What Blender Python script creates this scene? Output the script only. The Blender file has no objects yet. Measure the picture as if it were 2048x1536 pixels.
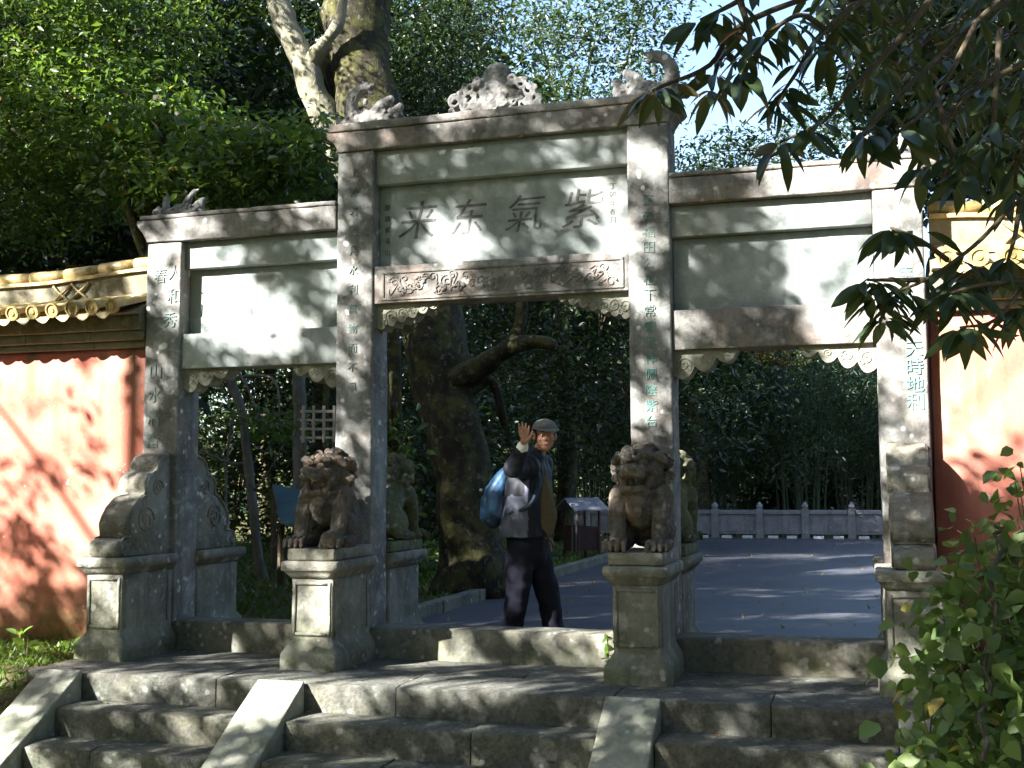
import bpy, bmesh, math, random
import numpy as np
from mathutils import Vector, Matrix, noise
S = bpy.context.scene
R = random.Random(7)
NR = np.random.default_rng(11)
rad = math.radians
# ------------------------------------------------------------------ camera
CAM = Vector((2.443, -7.794, 1.218)); YAW, PITCH, ROLL, FOC = .2901, .0894, -.0042, 2293.5
_f = Vector((-math.sin(YAW)*math.cos(PITCH), math.cos(YAW)*math.cos(PITCH), math.sin(PITCH)))
_r = Vector((math.cos(YAW), math.sin(YAW), 0)); _u = _r.cross(_f)
_r2 = math.cos(ROLL)*_r + math.sin(ROLL)*_u; _u2 = -math.sin(ROLL)*_r + math.cos(ROLL)*_u
cd = bpy.data.cameras.new('camera'); cam = bpy.data.objects.new('camera', cd); S.collection.objects.link(cam)
cam.matrix_world = Matrix(((_r2.x, _u2.x, -_f.x, CAM.x), (_r2.y, _u2.y, -_f.y, CAM.y), (_r2.z, _u2.z, -_f.z, CAM.z), (0, 0, 0, 1)))
cd.sensor_fit = 'HORIZONTAL'; cd.sensor_width = 36; cd.lens = FOC/2048*36; cd.clip_end = 500; cd.clip_start = .05
S.camera = cam
# ------------------------------------------------------------------ light
SUN = Vector((.56, .66, -.50)).normalized()          # the way the light travels
w = bpy.data.worlds.new('World'); S.world = w; w.use_nodes = True
nt = w.node_tree; sky = nt.nodes.new('ShaderNodeTexSky'); sky.sky_type = 'NISHITA'; sky.sun_disc = False
sky.sun_elevation = math.asin(-SUN.z); sky.sun_rotation = math.atan2(-SUN.x, -SUN.y)
sky.air_density = 1.0; sky.dust_density = 1.8; sky.ozone_density = 1.6
nt.links.new(sky.outputs[0], nt.nodes['Background'].inputs[0]); nt.nodes['Background'].inputs[1].default_value = .062
sl = bpy.data.lights.new('sun', 'SUN'); sl.energy = 5.0; sl.angle = rad(.5); sl.color = (1, .98, .93)
so = bpy.data.objects.new('sun', sl); S.collection.objects.link(so); so.rotation_euler = SUN.to_track_quat('-Z', 'Y').to_euler()
so.location = (0, 0, 20)
vs = S.view_settings; vs.view_transform = 'Standard'; vs.look = 'None'; vs.exposure = 3.0; vs.gamma = 1; vs.use_curve_mapping = False
S.render.engine = 'CYCLES'; S.cycles.max_bounces = 6; S.cycles.diffuse_bounces = 4; S.cycles.glossy_bounces = 2
S.cycles.transmission_bounces = 3; S.cycles.transparent_max_bounces = 4; S.cycles.use_denoising = True
S.cycles.caustics_reflective = False; S.cycles.caustics_refractive = False

# ------------------------------------------------------------------ helpers
COL = S.collection
def ray(px, py):
    return _f + _r2*((px-1024)/FOC) - _u2*((py-768)/FOC)
def atY(px, py, y):
    d = ray(px, py); return CAM + d*((y-CAM.y)/d.y)
def atZ(px, py, z):
    d = ray(px, py); return CAM + d*((z-CAM.z)/d.z)
def atD(px, py, dist):
    return CAM + ray(px, py).normalized()*dist
def tag(o, label=None, cat=None, group=None, kind=None):
    if label: o['label'] = label
    if cat: o['category'] = cat
    if group: o['group'] = group
    if kind: o['kind'] = kind
    return o
def empty(name, loc=(0, 0, 0), rz=0, **k):
    o = bpy.data.objects.new(name, None); COL.objects.link(o); o.location = loc; o.rotation_euler.z = rz; o.empty_display_size = .1
    return tag(o, **k)
def link(name, me, mat=None, parent=None, smooth=False):
    me.name = name
    if mat is not None:
        me.materials.clear()
        for m in (mat if isinstance(mat, (list, tuple)) else [mat]): me.materials.append(m)
    if smooth:
        me.polygons.foreach_set('use_smooth', [True]*len(me.polygons))
    o = bpy.data.objects.new(name, me); COL.objects.link(o)
    if parent is not None: o.parent = parent
    return o
def from_bm(name, bm, mat=None, parent=None, smooth=False):
    me = bpy.data.meshes.new(name); bmesh.ops.recalc_face_normals(bm, faces=bm.faces); bm.to_mesh(me); bm.free()
    return link(name, me, mat, parent, smooth)
def arrays(name, V, F, mat=None, parent=None, smooth=False, tint=None):
    """V (n,3), F (m,3 or 4)"""
    me = bpy.data.meshes.new(name); k = F.shape[1]
    me.vertices.add(len(V)); me.vertices.foreach_set('co', np.asarray(V, 'f').ravel())
    me.loops.add(F.size); me.loops.foreach_set('vertex_index', F.astype('i').ravel())
    me.polygons.add(len(F)); me.polygons.foreach_set('loop_start', np.arange(0, F.size, k, dtype='i'))
    me.polygons.foreach_set('loop_total', np.full(len(F), k, 'i'))
    if tint is not None:
        a = me.attributes.new('tint', 'FLOAT', 'FACE'); a.data.foreach_set('value', np.asarray(tint, 'f'))
    me.update(calc_edges=True)
    return link(name, me, mat, parent, smooth)
def copy_tree(o, parent=None):
    c = o.copy(); COL.objects.link(c); c.parent = parent
    for ch in list(o.children): copy_tree(ch, c)
    return c
def box(bm, x0, x1, y0, y1, z0, z1, bev=0.0, M=None):
    vs_ = [bm.verts.new(p) for p in ((x0, y0, z0), (x1, y0, z0), (x1, y1, z0), (x0, y1, z0), (x0, y0, z1), (x1, y0, z1), (x1, y1, z1), (x0, y1, z1))]
    fs = [bm.faces.new([vs_[i] for i in q]) for q in ((0, 3, 2, 1), (4, 5, 6, 7), (0, 1, 5, 4), (1, 2, 6, 5), (2, 3, 7, 6), (3, 0, 4, 7))]
    if M is not None: bmesh.ops.transform(bm, matrix=M, verts=vs_)
    if bev > 0:
        es = list({e for f in fs for e in f.edges}); bmesh.ops.bevel(bm, geom=es, offset=bev, segments=2, affect='EDGES', profile=.5)
def prism(bm, poly, y0, y1, axis='y', bev=0):
    """poly list of (a,b); axis y: (x,z); axis x: (y,z) ; axis z: (x,y)"""
    def P(a, b, c): return {'y': (a, c, b), 'x': (c, a, b), 'z': (a, b, c)}[axis]
    A = [bm.verts.new(P(a, b, y0)) for a, b in poly]; B = [bm.verts.new(P(a, b, y1)) for a, b in poly]
    n = len(poly); fs = [bm.faces.new(A), bm.faces.new(B[::-1])]
    for i in range(n): fs.append(bm.faces.new((A[i], A[(i+1) % n], B[(i+1) % n], B[i])))
    if bev:
        es = list({e for f in fs for e in f.edges}); bmesh.ops.bevel(bm, geom=es, offset=bev, segments=2, affect='EDGES', profile=.5)
def loft(bm, rings, n=4, ph=math.pi/4, cap=True):
    """rings: (cx,cy,z,hx,hy); n==4 square"""
    L = []
    for cx, cy, z, hx, hy in rings:
        k = math.sqrt(2) if n == 4 else 1
        L.append([bm.verts.new((cx+hx*k*math.cos(ph+2*math.pi*i/n), cy+hy*k*math.sin(ph+2*math.pi*i/n), z)) for i in range(n)])
    for a, b in zip(L, L[1:]):
        for i in range(n): bm.faces.new((a[i], a[(i+1) % n], b[(i+1) % n], b[i]))
    if cap: bm.faces.new(L[0][::-1]); bm.faces.new(L[-1])
def rough(bm, step=.05, amp=.004, sc=9, seed=0):
    """cut long edges and push vertices so that the stone is hand dressed"""
    for _ in range(7):
        es = [e for e in bm.edges if e.calc_length() > step*1.5]
        if not es: break
        bmesh.ops.subdivide_edges(bm, edges=es, cuts=1, use_grid_fill=True)
    bmesh.ops.triangulate(bm, faces=[f for f in bm.faces if len(f.verts) > 4])
    o = Vector((seed*3.1, seed*1.7, seed))
    for v in bm.verts:
        p = v.co*sc+o
        v.co += noise.noise_vector(p)*amp + noise.noise_vector(p*3.3)*amp*.45
def tube_arr(pts, radii, n=8, jitter=0, seed=0):
    P = [Vector(p) for p in pts]; V = []; F = []
    up = Vector((0, 0, 1))
    T = []
    for i in range(len(P)):
        t = (P[min(i+1, len(P)-1)]-P[max(i-1, 0)])
        T.append(t.normalized() if t.length > 1e-9 else Vector((0, 0, 1)))
    a = T[0].orthogonal().normalized()
    for i, (p, t) in enumerate(zip(P, T)):
        a = (a - t*a.dot(t)); a = a.normalized() if a.length > 1e-6 else t.orthogonal().normalized()
        b = t.cross(a); r = radii[i] if hasattr(radii, '__len__') else radii
        for k in range(n):
            th = 2*math.pi*k/n; q = a*math.cos(th)+b*math.sin(th)
            rr = r*(1+(jitter*noise.noise((p+q*r)*(2.2/max(.12, r))*.4+Vector((seed, 0, 0))) if jitter else 0))
            V.append(p+q*rr)
    for i in range(len(P)-1):
        for k in range(n):
            F.append((i*n+k, i*n+(k+1) % n, (i+1)*n+(k+1) % n, (i+1)*n+k))
    m = len(V); V.append(P[0]); V.append(P[-1]); e = (len(P)-1)*n
    for k in range(n):
        F.append((m, (k+1) % n, k, k)); F.append((m+1, e+k, e+(k+1) % n, e+(k+1) % n))
    return V, F
def add_tube(bm, pts, radii, n=8, jitter=0, seed=0):
    V, F = tube_arr(pts, radii, n, jitter, seed)
    vv = [bm.verts.new(v) for v in V]
    for f in F:
        q = []
        for i in f:
            if vv[i] not in q: q.append(vv[i])
        try: bm.faces.new(q)
        except ValueError: pass
def spline(pts, k=5):
    """catmull-rom through points (tuples of any length)"""
    P = [np.array(p, float) for p in pts]; P = [2*P[0]-P[1]]+P+[2*P[-1]-P[-2]]; out = []
    for i in range(1, len(P)-2):
        for j in range(k):
            t = j/k; a, b, c, d = P[i-1:i+3]
            out.append(.5*((2*b)+(c-a)*t+(2*a-5*b+4*c-d)*t*t+(3*b-a-3*c+d)*t**3))
    out.append(P[-2]); return out
def ball(bm, c, r, M=None, sub=2):
    m = Matrix.Translation(Vector(c)) @ (M if M is not None else Matrix.Identity(4)) @ Matrix.Diagonal((*((r, r, r) if not hasattr(r, '__len__') else r), 1))
    bmesh.ops.create_icosphere(bm, subdivisions=sub, radius=1, matrix=m)
def capsule(bm, pts, radii, n=10):
    add_tube(bm, pts, radii, n); ball(bm, pts[0], radii[0]); ball(bm, pts[-1], radii[-1])
def remesh(name, bm, voxel, mat, parent=None, amp=0, sc=20, smooth_it=0, smooth=True):
    me = bpy.data.meshes.new(name); bm.to_mesh(me); bm.free()
    o = bpy.data.objects.new('t', me); COL.objects.link(o)
    m = o.modifiers.new('r', 'REMESH'); m.mode = 'VOXEL'; m.voxel_size = voxel
    if smooth_it:
        s = o.modifiers.new('s', 'SMOOTH'); s.factor = .5; s.iterations = smooth_it
    dg = bpy.context.evaluated_depsgraph_get(); me2 = bpy.data.meshes.new_from_object(o.evaluated_get(dg))
    bpy.data.objects.remove(o); bpy.data.meshes.remove(me)
    if amp:
        co = np.empty(len(me2.vertices)*3, 'f'); me2.vertices.foreach_get('co', co); co = co.reshape(-1, 3)
        for i, p in enumerate(co):
            v = Vector(p); co[i] += np.array(noise.noise_vector(v*sc)*amp + noise.noise_vector(v*sc*3)*amp*.4)
        me2.vertices.foreach_set('co', co.ravel()); me2.update()
    return link(name, me2, mat, parent, smooth)

# ------------------------------------------------------------------ materials
def newmat(name, rough_=.85, spec=.3):
    m = bpy.data.materials.new(name); m.use_nodes = True; n = m.node_tree
    b = n.nodes['Principled BSDF']; b.inputs['Roughness'].default_value = rough_
    b.inputs['Specular IOR Level'].default_value = spec
    return m, n, b
def N(n, t, **k):
    q = n.nodes.new(t)
    for a, v in k.items():
        if a.startswith('i_'): q.inputs[a[2:].replace('_', ' ')].default_value = v
        else: setattr(q, a, v)
    return q
def noise_fac(n, scale, detail=6, lo=.4, hi=.6, rough_=.6, vec=None, dist=0):
    t = N(n, 'ShaderNodeTexNoise'); t.inputs['Scale'].default_value = scale; t.inputs['Detail'].default_value = detail
    t.inputs['Roughness'].default_value = rough_; t.inputs['Distortion'].default_value = dist
    n.links.new((vec or pos(n)), t.inputs['Vector'])
    r = N(n, 'ShaderNodeMapRange'); r.inputs['From Min'].default_value = lo; r.inputs['From Max'].default_value = hi
    n.links.new(t.outputs['Fac'], r.inputs['Value']); return r.outputs['Result'], t
def pos(n):
    g = n.nodes.get('POS')
    if g is None: g = N(n, 'ShaderNodeNewGeometry'); g.name = 'POS'
    return g.outputs['Position']
def stretch(n, s):
    m = N(n, 'ShaderNodeMapping'); m.inputs['Scale'].default_value = s; n.links.new(pos(n), m.inputs['Vector']); return m.outputs['Vector']
def mix(n, fac, a, b, mode='MIX'):
    m = N(n, 'ShaderNodeMix', data_type='RGBA', blend_type=mode)
    for s, v in ((0, fac), (6, a), (7, b)):
        if isinstance(v, (int, float)): m.inputs[s].default_value = v
        elif isinstance(v, tuple): m.inputs[s].default_value = (*v, 1) if len(v) == 3 else v
        else: n.links.new(v, m.inputs[s])
    return m.outputs[2]
def mul(n, a, b, op='MULTIPLY'):
    m = N(n, 'ShaderNodeMath', operation=op); m.use_clamp = True
    for s, v in ((0, a), (1, b)):
        if isinstance(v, (int, float)): m.inputs[s].default_value = v
        else: n.links.new(v, m.inputs[s])
    return m.outputs[0]
def bump(n, b, h, strength=.4, dist=.01):
    k = N(n, 'ShaderNodeBump'); k.inputs['Strength'].default_value = strength; k.inputs['Distance'].default_value = dist
    n.links.new(h, k.inputs['Height']); n.links.new(k.outputs[0], b.inputs['Normal'])
def zfac(n, z0, z1):
    s = N(n, 'ShaderNodeSeparateXYZ'); n.links.new(pos(n), s.inputs[0])
    r = N(n, 'ShaderNodeMapRange'); r.inputs['From Min'].default_value = z0; r.inputs['From Max'].default_value = z1
    n.links.new(s.outputs[2], r.inputs['Value']); return r.outputs['Result']
def stone(name, base=(.34, .32, .29), dark=(.15, .13, .11), stain=(.30, .17, .12), stain_amt=.35, lichen=.5, moss=.0, mossz=(0.9, -.2), bumpy=.5):
    m, n, b = newmat(name, .9, .2)
    f1, _ = noise_fac(n, 3.2, 8, .35, .68, .65); f2, t2 = noise_fac(n, 38, 6, .3, .7, .7)
    f3, _ = noise_fac(n, 1.7, 5, .48, .66, .6, dist=.6); f4, _ = noise_fac(n, 11, 5, .56, .66, .55)
    v = N(n, 'ShaderNodeTexVoronoi'); v.inputs['Scale'].default_value = 13; v.feature = 'SMOOTH_F1'; n.links.new(pos(n), v.inputs['Vector'])
    vr = N(n, 'ShaderNodeMapRange'); vr.inputs['From Min'].default_value = .24; vr.inputs['From Max'].default_value = .15; n.links.new(v.outputs['Distance'], vr.inputs['Value'])
    sp, _ = noise_fac(n, 4.1, 3, .5, .58)
    c = mix(n, f1, dark, base)
    c = mix(n, mul(n, f3, stain_amt), c, stain)
    st, _ = noise_fac(n, 5, 6, .5, .68, .6, vec=stretch(n, (1.4, 1.4, .22)))
    c = mix(n, mul(n, st, .8), c, dark)
    c = mix(n, f2, c, mix(n, .22, c, (.45, .44, .41)))
    c = mix(n, mul(n, mul(n, vr.outputs[0], sp), lichen), c, (.62, .63, .60))
    c = mix(n, mul(n, f4, lichen*.5), c, (.47, .47, .42))
    if moss > 0:
        mf, _ = noise_fac(n, 6, 7, .38, .62, .7)
        z = zfac(n, mossz[0], mossz[1])
        c = mix(n, mul(n, mul(n, mf, z), moss), c, (.12, .155, .035))
    n.links.new(c, b.inputs['Base Color'])
    h = mul(n, f2, .5); h2 = mul(n, h, mul(n, f1, .5), 'ADD')
    bump(n, b, h2, bumpy, .012)
    return m
M = {}
M['pillar'] = stone('weathered_pillar_stone', (.27, .275, .265), (.065, .066, .063), (.20, .13, .10), .4, .85)
M['panel'] = stone('dressed_panel_stone', (.33, .36, .355), (.17, .20, .195), (.27, .20, .15), .25, .2, bumpy=.3)
M['beam'] = stone('brown_beam_stone', (.225, .215, .20), (.06, .055, .052), (.28, .17, .12), .45, .45)
M['carve'] = stone('carved_bracket_stone', (.34, .34, .29), (.14, .135, .10), (.30, .26, .14), .3, .3)
M['ornament'] = stone('ridge_ornament_stone', (.20, .20, .195), (.06, .06, .06), (.2, .14, .12), .3, .7)
M['lion'] = stone('lion_stone', (.12, .095, .07), (.028, .023, .018), (.17, .085, .05), .4, .25, bumpy=.8)
M['lionmoss'] = stone('mossy_lion_stone', (.15, .14, .09), (.04, .04, .025), (.12, .10, .04), .6, .6, .8, (3, .2), bumpy=.9)
M['pedestal'] = stone('pedestal_stone', (.30, .295, .25), (.09, .088, .07), (.25, .20, .10), .3, .6, .6, (.5, -.1), bumpy=.8)
M['drum'] = stone('drum_slab_stone', (.27, .255, .21), (.08, .075, .058), (.20, .15, .07), .4, .8, .5, (1.0, -.1), bumpy=.8)
M['step'] = stone('worn_step_stone', (.085, .085, .075), (.026, .027, .022), (.12, .09, .05), .3, .25, .6, (.1, -1.2), bumpy=.7)
M['ramp'] = stone('ramp_stone', (.33, .33, .28), (.15, .15, .12), (.2, .19, .1), .3, .5, .6, (.4, -.9), bumpy=.6)
M['thresh'] = stone('threshold_stone', (.18, .172, .145), (.05, .048, .04), (.2, .13, .07), .35, .4, .4, (.4, -.1))
M['bal'] = stone('balustrade_stone', (.26, .27, .29), (.13, .14, .155), (.3, .28, .25), .2, .3)
def flat(name, col, r=.8, spec=.3, nz=0, sc=20, col2=None, metallic=0):
    m, n, b = newmat(name, r, spec); b.inputs['Metallic'].default_value = metallic
    f, t = noise_fac(n, sc, 5, .3, .7)
    c2 = col2 or tuple(x*.72 for x in col)
    n.links.new(mix(n, f, c2, col), b.inputs['Base Color'])
    if nz: bump(n, b, t.outputs['Fac'], nz, .01)
    return m
M['tealdim'] = flat('faded_teal_lettering', (.12, .19, .18), .8, nz=.2, sc=25, col2=(.20, .22, .20))
M['teal'] = flat('teal_painted_lettering', (.10, .27, .25), .8, nz=.2, sc=60, col2=(.16, .27, .24))
M['ink'] = flat('dark_incised_lettering', (.05, .048, .045), .9, nz=.2, sc=22, col2=(.15, .15, .14))  # dark tone stands for the shade inside the cut strokes
M['groove'] = flat('dark_joint', (.05, .045, .035), .95)
def plaster():
    m, n, b = newmat('red_ochre_plaster', .9, .15)
    f1, t1 = noise_fac(n, 2.0, 8, .3, .7, .6); f2, t2 = noise_fac(n, 30, 5, .3, .7, .7)
    c = mix(n, f1, (.36, .10, .07), (.47, .165, .115)); c = mix(n, mul(n, f2, .3), c, (.50, .22, .165))
    pk, _ = noise_fac(n, 1.1, 4, .5, .72, .6); c = mix(n, mul(n, pk, .6), c, (.50, .26, .21))
    sp, _ = noise_fac(n, 7, 6, .66, .70, .7); c = mix(n, sp, c, (.62, .56, .55))
    st, _ = noise_fac(n, 4, 6, .5, .66, .6, vec=stretch(n, (1.5, 1.5, .2))); c = mix(n, mul(n, mul(n, st, zfac(n, .7, 2.2)), .8), c, (.15, .095, .055))
    gr, _ = noise_fac(n, 3, 7, .35, .62, .7); c = mix(n, mul(n, gr, zfac(n, .85, .0)), c, (.105, .085, .035))
    mo, _ = noise_fac(n, 9, 7, .35, .6, .7); c = mix(n, mul(n, mo, zfac(n, .3, .0)), c, (.07, .085, .02))
    n.links.new(c, b.inputs['Base Color']); bump(n, b, mul(n, mul(n, f2, .5), mul(n, f1, .5), 'ADD'), .35, .01)
    return m
M['red'] = plaster()
def tile_mat():
    m, n, b = newmat('ochre_glazed_tile', .45, .5)
    f, t = noise_fac(n, 7, 7, .35, .65, .7); c = mix(n, f, (.22, .15, .06), (.50, .36, .15))
    g, _ = noise_fac(n, 16, 6, .5, .62, .7); c = mix(n, mul(n, g, .8), c, (.10, .11, .035))
    n.links.new(c, b.inputs['Base Color']); bump(n, b, t.outputs['Fac'], .5, .01)
    return m
M['tile'] = tile_mat()
M['mould'] = stone('grey_green_moulding', (.22, .20, .13), (.10, .085, .05), (.16, .10, .05), .4, .2, .3, (3, 2))
def leafmat(name, cols, rough_=.42, trans=.35, spec=.5):
    m, n, b = newmat(name, rough_, spec)
    a = N(n, 'ShaderNodeAttribute'); a.attribute_name = 'tint'
    r = N(n, 'ShaderNodeValToRGB'); n.links.new(a.outputs['Fac'], r.inputs[0])
    e = r.color_ramp.elements
    while len(e) < len(cols): e.new(.5)
    for i, (p, c) in enumerate(cols): e[i].position = p; e[i].color = (*c, 1)
    n.links.new(r.outputs[0], b.inputs['Base Color'])
    t = N(n, 'ShaderNodeBsdfTranslucent'); tc = mix(n, .5, r.outputs[0], (.20, .32, .03)); n.links.new(tc, t.inputs['Color'])
    mx = N(n, 'ShaderNodeMixShader'); mx.inputs[0].default_value = trans
    n.links.new(b.outputs[0], mx.inputs[1]); n.links.new(t.outputs[0], mx.inputs[2])
    n.links.new(mx.outputs[0], n.nodes['Material Output'].inputs['Surface'])
    return m
M['leaf'] = leafmat('glossy_green_leaves', [(0, (.028, .058, .014)), (.5, (.06, .115, .022)), (.93, (.13, .19, .03)), (1, (.34, .24, .03))], trans=.42)
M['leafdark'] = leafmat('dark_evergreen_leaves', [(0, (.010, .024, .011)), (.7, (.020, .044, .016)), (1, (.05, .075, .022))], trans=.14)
M['bamboo'] = leafmat('bamboo_leaves', [(0, (.018, .042, .022)), (.6, (.030, .066, .032)), (1, (.06, .10, .04))], trans=.2)
M['nearleaf'] = leafmat('large_leathery_leaves', [(0, (.025, .045, .02)), (.8, (.045, .07, .028)), (1, (.16, .09, .03))], .38, .12)
M['vine'] = leafmat('heart_shaped_vine_leaves', [(0, (.06, .105, .025)), (.4, (.11, .18, .045)), (.8, (.19, .26, .075)), (1, (.34, .26, .06))], .5, .4)
M['weed'] = leafmat('fresh_weed_leaves', [(0, (.05, .10, .02)), (.6, (.10, .19, .03)), (1, (.24, .27, .05))], .5, .4)
M['autumn'] = leafmat('yellow_red_leaves', [(0, (.25, .08, .03)), (.5, (.4, .28, .05)), (1, (.35, .33, .08))], .5, .4)
def bark(name, a, b_, moss=.5):
    m, n, b = newmat(name, .95, .15)
    f, t = noise_fac(n, 9, 8, .3, .7, .7, vec=stretch(n, (1, 1, .35))); c = mix(n, f, a, b_)
    g, _ = noise_fac(n, 5, 8, .45, .62, .7); c = mix(n, mul(n, g, moss), c, (.11, .11, .03))
    l, _ = noise_fac(n, 14, 6, .58, .64, .6); c = mix(n, mul(n, l, .35), c, (.24, .23, .19))
    n.links.new(c, b.inputs['Base Color']); bump(n, b, t.outputs['Fac'], .9, .03)
    return m
M['bark'] = bark('mossy_bark', (.016, .014, .010), (.048, .042, .030), .6)
M['barklimb'] = bark('lichened_pale_bark', (.16, .15, .10), (.36, .34, .27), .45)  # pale lichen bark that also carries the limb's sunlight in its colour
M['barkpale'] = bark('pale_grey_bark', (.08, .075, .07), (.18, .175, .16), .25)
M['twig'] = bark('brown_twig', (.06, .045, .03), (.13, .10, .07), .2)
# ------------------------------------------------------------------ ground
HALF = {'a': .966, 'ai': 1.259, 'b': 2.60, 'bo': 2.91}
def gz(x, y):
    if y > 19.3: return -.2 - .02*min(y-19.3, 8) + .12*max(0, y-33)
    z = .0
    if y < -1.0:
        z = max(-.97, (y+1.0)*.60)
        if -2.86 < x < 2.9: z -= .28
    if y > .25 and x < -1.45: z = .09
    z += .035*noise.noise(Vector((x*.6, y*.6, 3))) if not (-3.0 < x < 3.2 and -2 < y < .3) and not (x > -1.5 and y > .2) else -.03
    if x < -6: z += .04*(-6-x)
    if x > 12: z += .05*(x-12)
    return z-.015
bm = bmesh.new()
xs = sorted(set([-70, -50, -38, -30, -24, -20, -17] + [round(-15+.5*i, 2) for i in range(20)] + [round(-5+.2*i, 2) for i in range(46)] + [round(4.4+.6*i, 2) for i in range(18)] + [18, 24, 34, 50, 70]))
ys = sorted(set([-60, -40, -25, -18, -14] + [round(-11+.6*i, 2) for i in range(13)] + [round(-3.6+.15*i, 2) for i in range(32)] + [1.4+.6*i for i in range(30)] + [19.31, 19.6, 21, 24, 27, 30, 33, 36, 40, 46, 54, 64, 80]))
G = [[bm.verts.new((x, y, gz(x, y))) for x in xs] for y in ys]
for j in range(len(ys)-1):
    for i in range(len(xs)-1): bm.faces.new((G[j][i], G[j][i+1], G[j+1][i+1], G[j+1][i]))
m, n, b = newmat('mossy_soil', .95, .1)
f1, t1 = noise_fac(n, 3, 8, .35, .65, .7); f2, t2 = noise_fac(n, 14, 7, .4, .62, .7)
c = mix(n, f1, (.06, .045, .028), (.12, .095, .055)); c = mix(n, f2, c, (.065, .085, .02)); n.links.new(c, b.inputs['Base Color']); bump(n, b, t2.outputs['Fac'], .8, .03)
M['soil'] = m
tag(from_bm('ground', bm, M['soil'], smooth=True), 'dark mossy soil ground around the gate and under the trees', kind='structure')
m, n, b = newmat('worn_grey_concrete', .55, .35)
f1, t1 = noise_fac(n, 1.2, 8, .35, .65, .65); f2, t2 = noise_fac(n, 25, 6, .35, .65, .7); f3, _ = noise_fac(n, 2.5, 6, .5, .62, .7)
c = mix(n, f1, (.030, .033, .045), (.064, .068, .088)); c = mix(n, mul(n, f2, .3), c, (.11, .11, .115)); c = mix(n, mul(n, f3, .6), c, (.09, .08, .06))
n.links.new(c, b.inputs['Base Color']); bump(n, b, t2.outputs['Fac'], .25, .006); M['yard'] = m
bm = bmesh.new(); nx, ny = 26, 34
G = [[bm.verts.new((-1.30+i*15.3/nx, .28+j*19.0/ny, .045+.006*noise.noise(Vector((i*.7, j*.7, 0))))) for i in range(nx+1)] for j in range(ny+1)]
for j in range(ny):
    for i in range(nx): bm.faces.new((G[j][i], G[j][i+1], G[j+1][i+1], G[j+1][i]))
tag(from_bm('courtyard_paving', bm, M['yard'], smooth=True), 'blue grey concrete courtyard behind the gate', kind='structure')
# kerb along the planted strip
kerb = empty('kerb', (-1.38, .3, 0), kind='structure', label='low mossy stone kerb between the courtyard and the planted strip')
for i in range(17):
    bm = bmesh.new(); box(bm, -.07, .07, .01+i*1.1, 1.085+i*1.1, -.1, .155, .012); rough(bm, .12, .004, 8, i)
    from_bm('kerb_stone', bm, M['thresh'], kerb)

# ------------------------------------------------------------------ stairs
def step_mesh(x0, x1, y0, y1, z0, z1, seed, mat='step', parent=None, name='step_stone', bev=.008, amp=.007):
    bm = bmesh.new(); box(bm, x0, x1, y0, y1, z0, z1, bev*.7); rough(bm, .06, amp, 5, seed)
    for v in bm.verts:
        if v.co.y < y0+.02 and v.co.z > z1-.03: v.co.z -= .007; v.co.y += .006
        if v.co.y < y0+.1: v.co.y += .010*noise.noise(Vector((v.co.x*2.1, seed, 0))); v.co.z += (-.012*max(0, noise.noise(Vector((v.co.x*3.3, seed+9, 0)))) if v.co.z > z1-.05 else 0)
    return from_bm(name, bm, M[mat], parent, True)
st = empty('stone_steps', (0, 0, 0), kind='structure', label='worn grey stone landing and steps below the gate')
L0, RH, TD = -1.124, .179, .293
bays = [(-2.545, -1.245), (-.905, 1.01), (1.34, 2.62)]
sd = 0
for k in range(6):
    y1 = L0 - (k-1)*TD + .0; y0 = L0 - k*TD; z = -k*RH
    if k == 0:
        for a, b_ in ((-3.0, -1.55), (-1.55, -.30), (-.30, 1.05), (1.05, 1.95), (1.95, 3.0)):
            sd += 1; step_mesh(a+.0015, b_-.0015, L0, -.62+R.uniform(-.03, .03), -.25, .0+R.uniform(-.003, .003), sd, parent=st, name='landing_slab')
        for a, b_ in ((-2.6, -1.26), (-.96, .35), (.35, .96), (1.27, 2.6)):
            sd += 1; step_mesh(a+.0015, b_-.0015, -.58, -.03, -.25, R.uniform(-.008, -.004), sd, parent=st, name='landing_slab')
        continue
    for (a, b_) in bays:
        mid = a+(b_-a)*(.62 if (k % 2) else .38)
        for (p, q) in (((a+.003, b_-.003),) if k != 2 and b_-a < 1.5 else ((a+.003, mid-.001), (mid+.001, b_-.003))):
            sd += 1; step_mesh(p, q, y0, y1+.0, z-.3, z+R.uniform(-.005, .003), sd, parent=st)
# sloping side slabs
for i, (a, b_) in enumerate(((-2.87, -2.55), (-1.24, -.911), (1.015, 1.336), (2.625, 2.93))):
    s = RH/TD; bm = bmesh.new()
    for k in range(2):
        ya, yb = (L0-.01, L0-1.15) if k == 0 else (L0-1.16, L0-2.2)
        prism(bm, [(ya, .018+(ya-L0)*s), (yb, .018+(yb-L0)*s), (yb, -1.6), (ya, -.9 if k == 0 else -1.6)], a, b_, 'x', .01)
    rough(bm, .08, .005, 5, 40+i); from_bm('sloping_slab', bm, M['ramp'], st, True)

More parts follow.
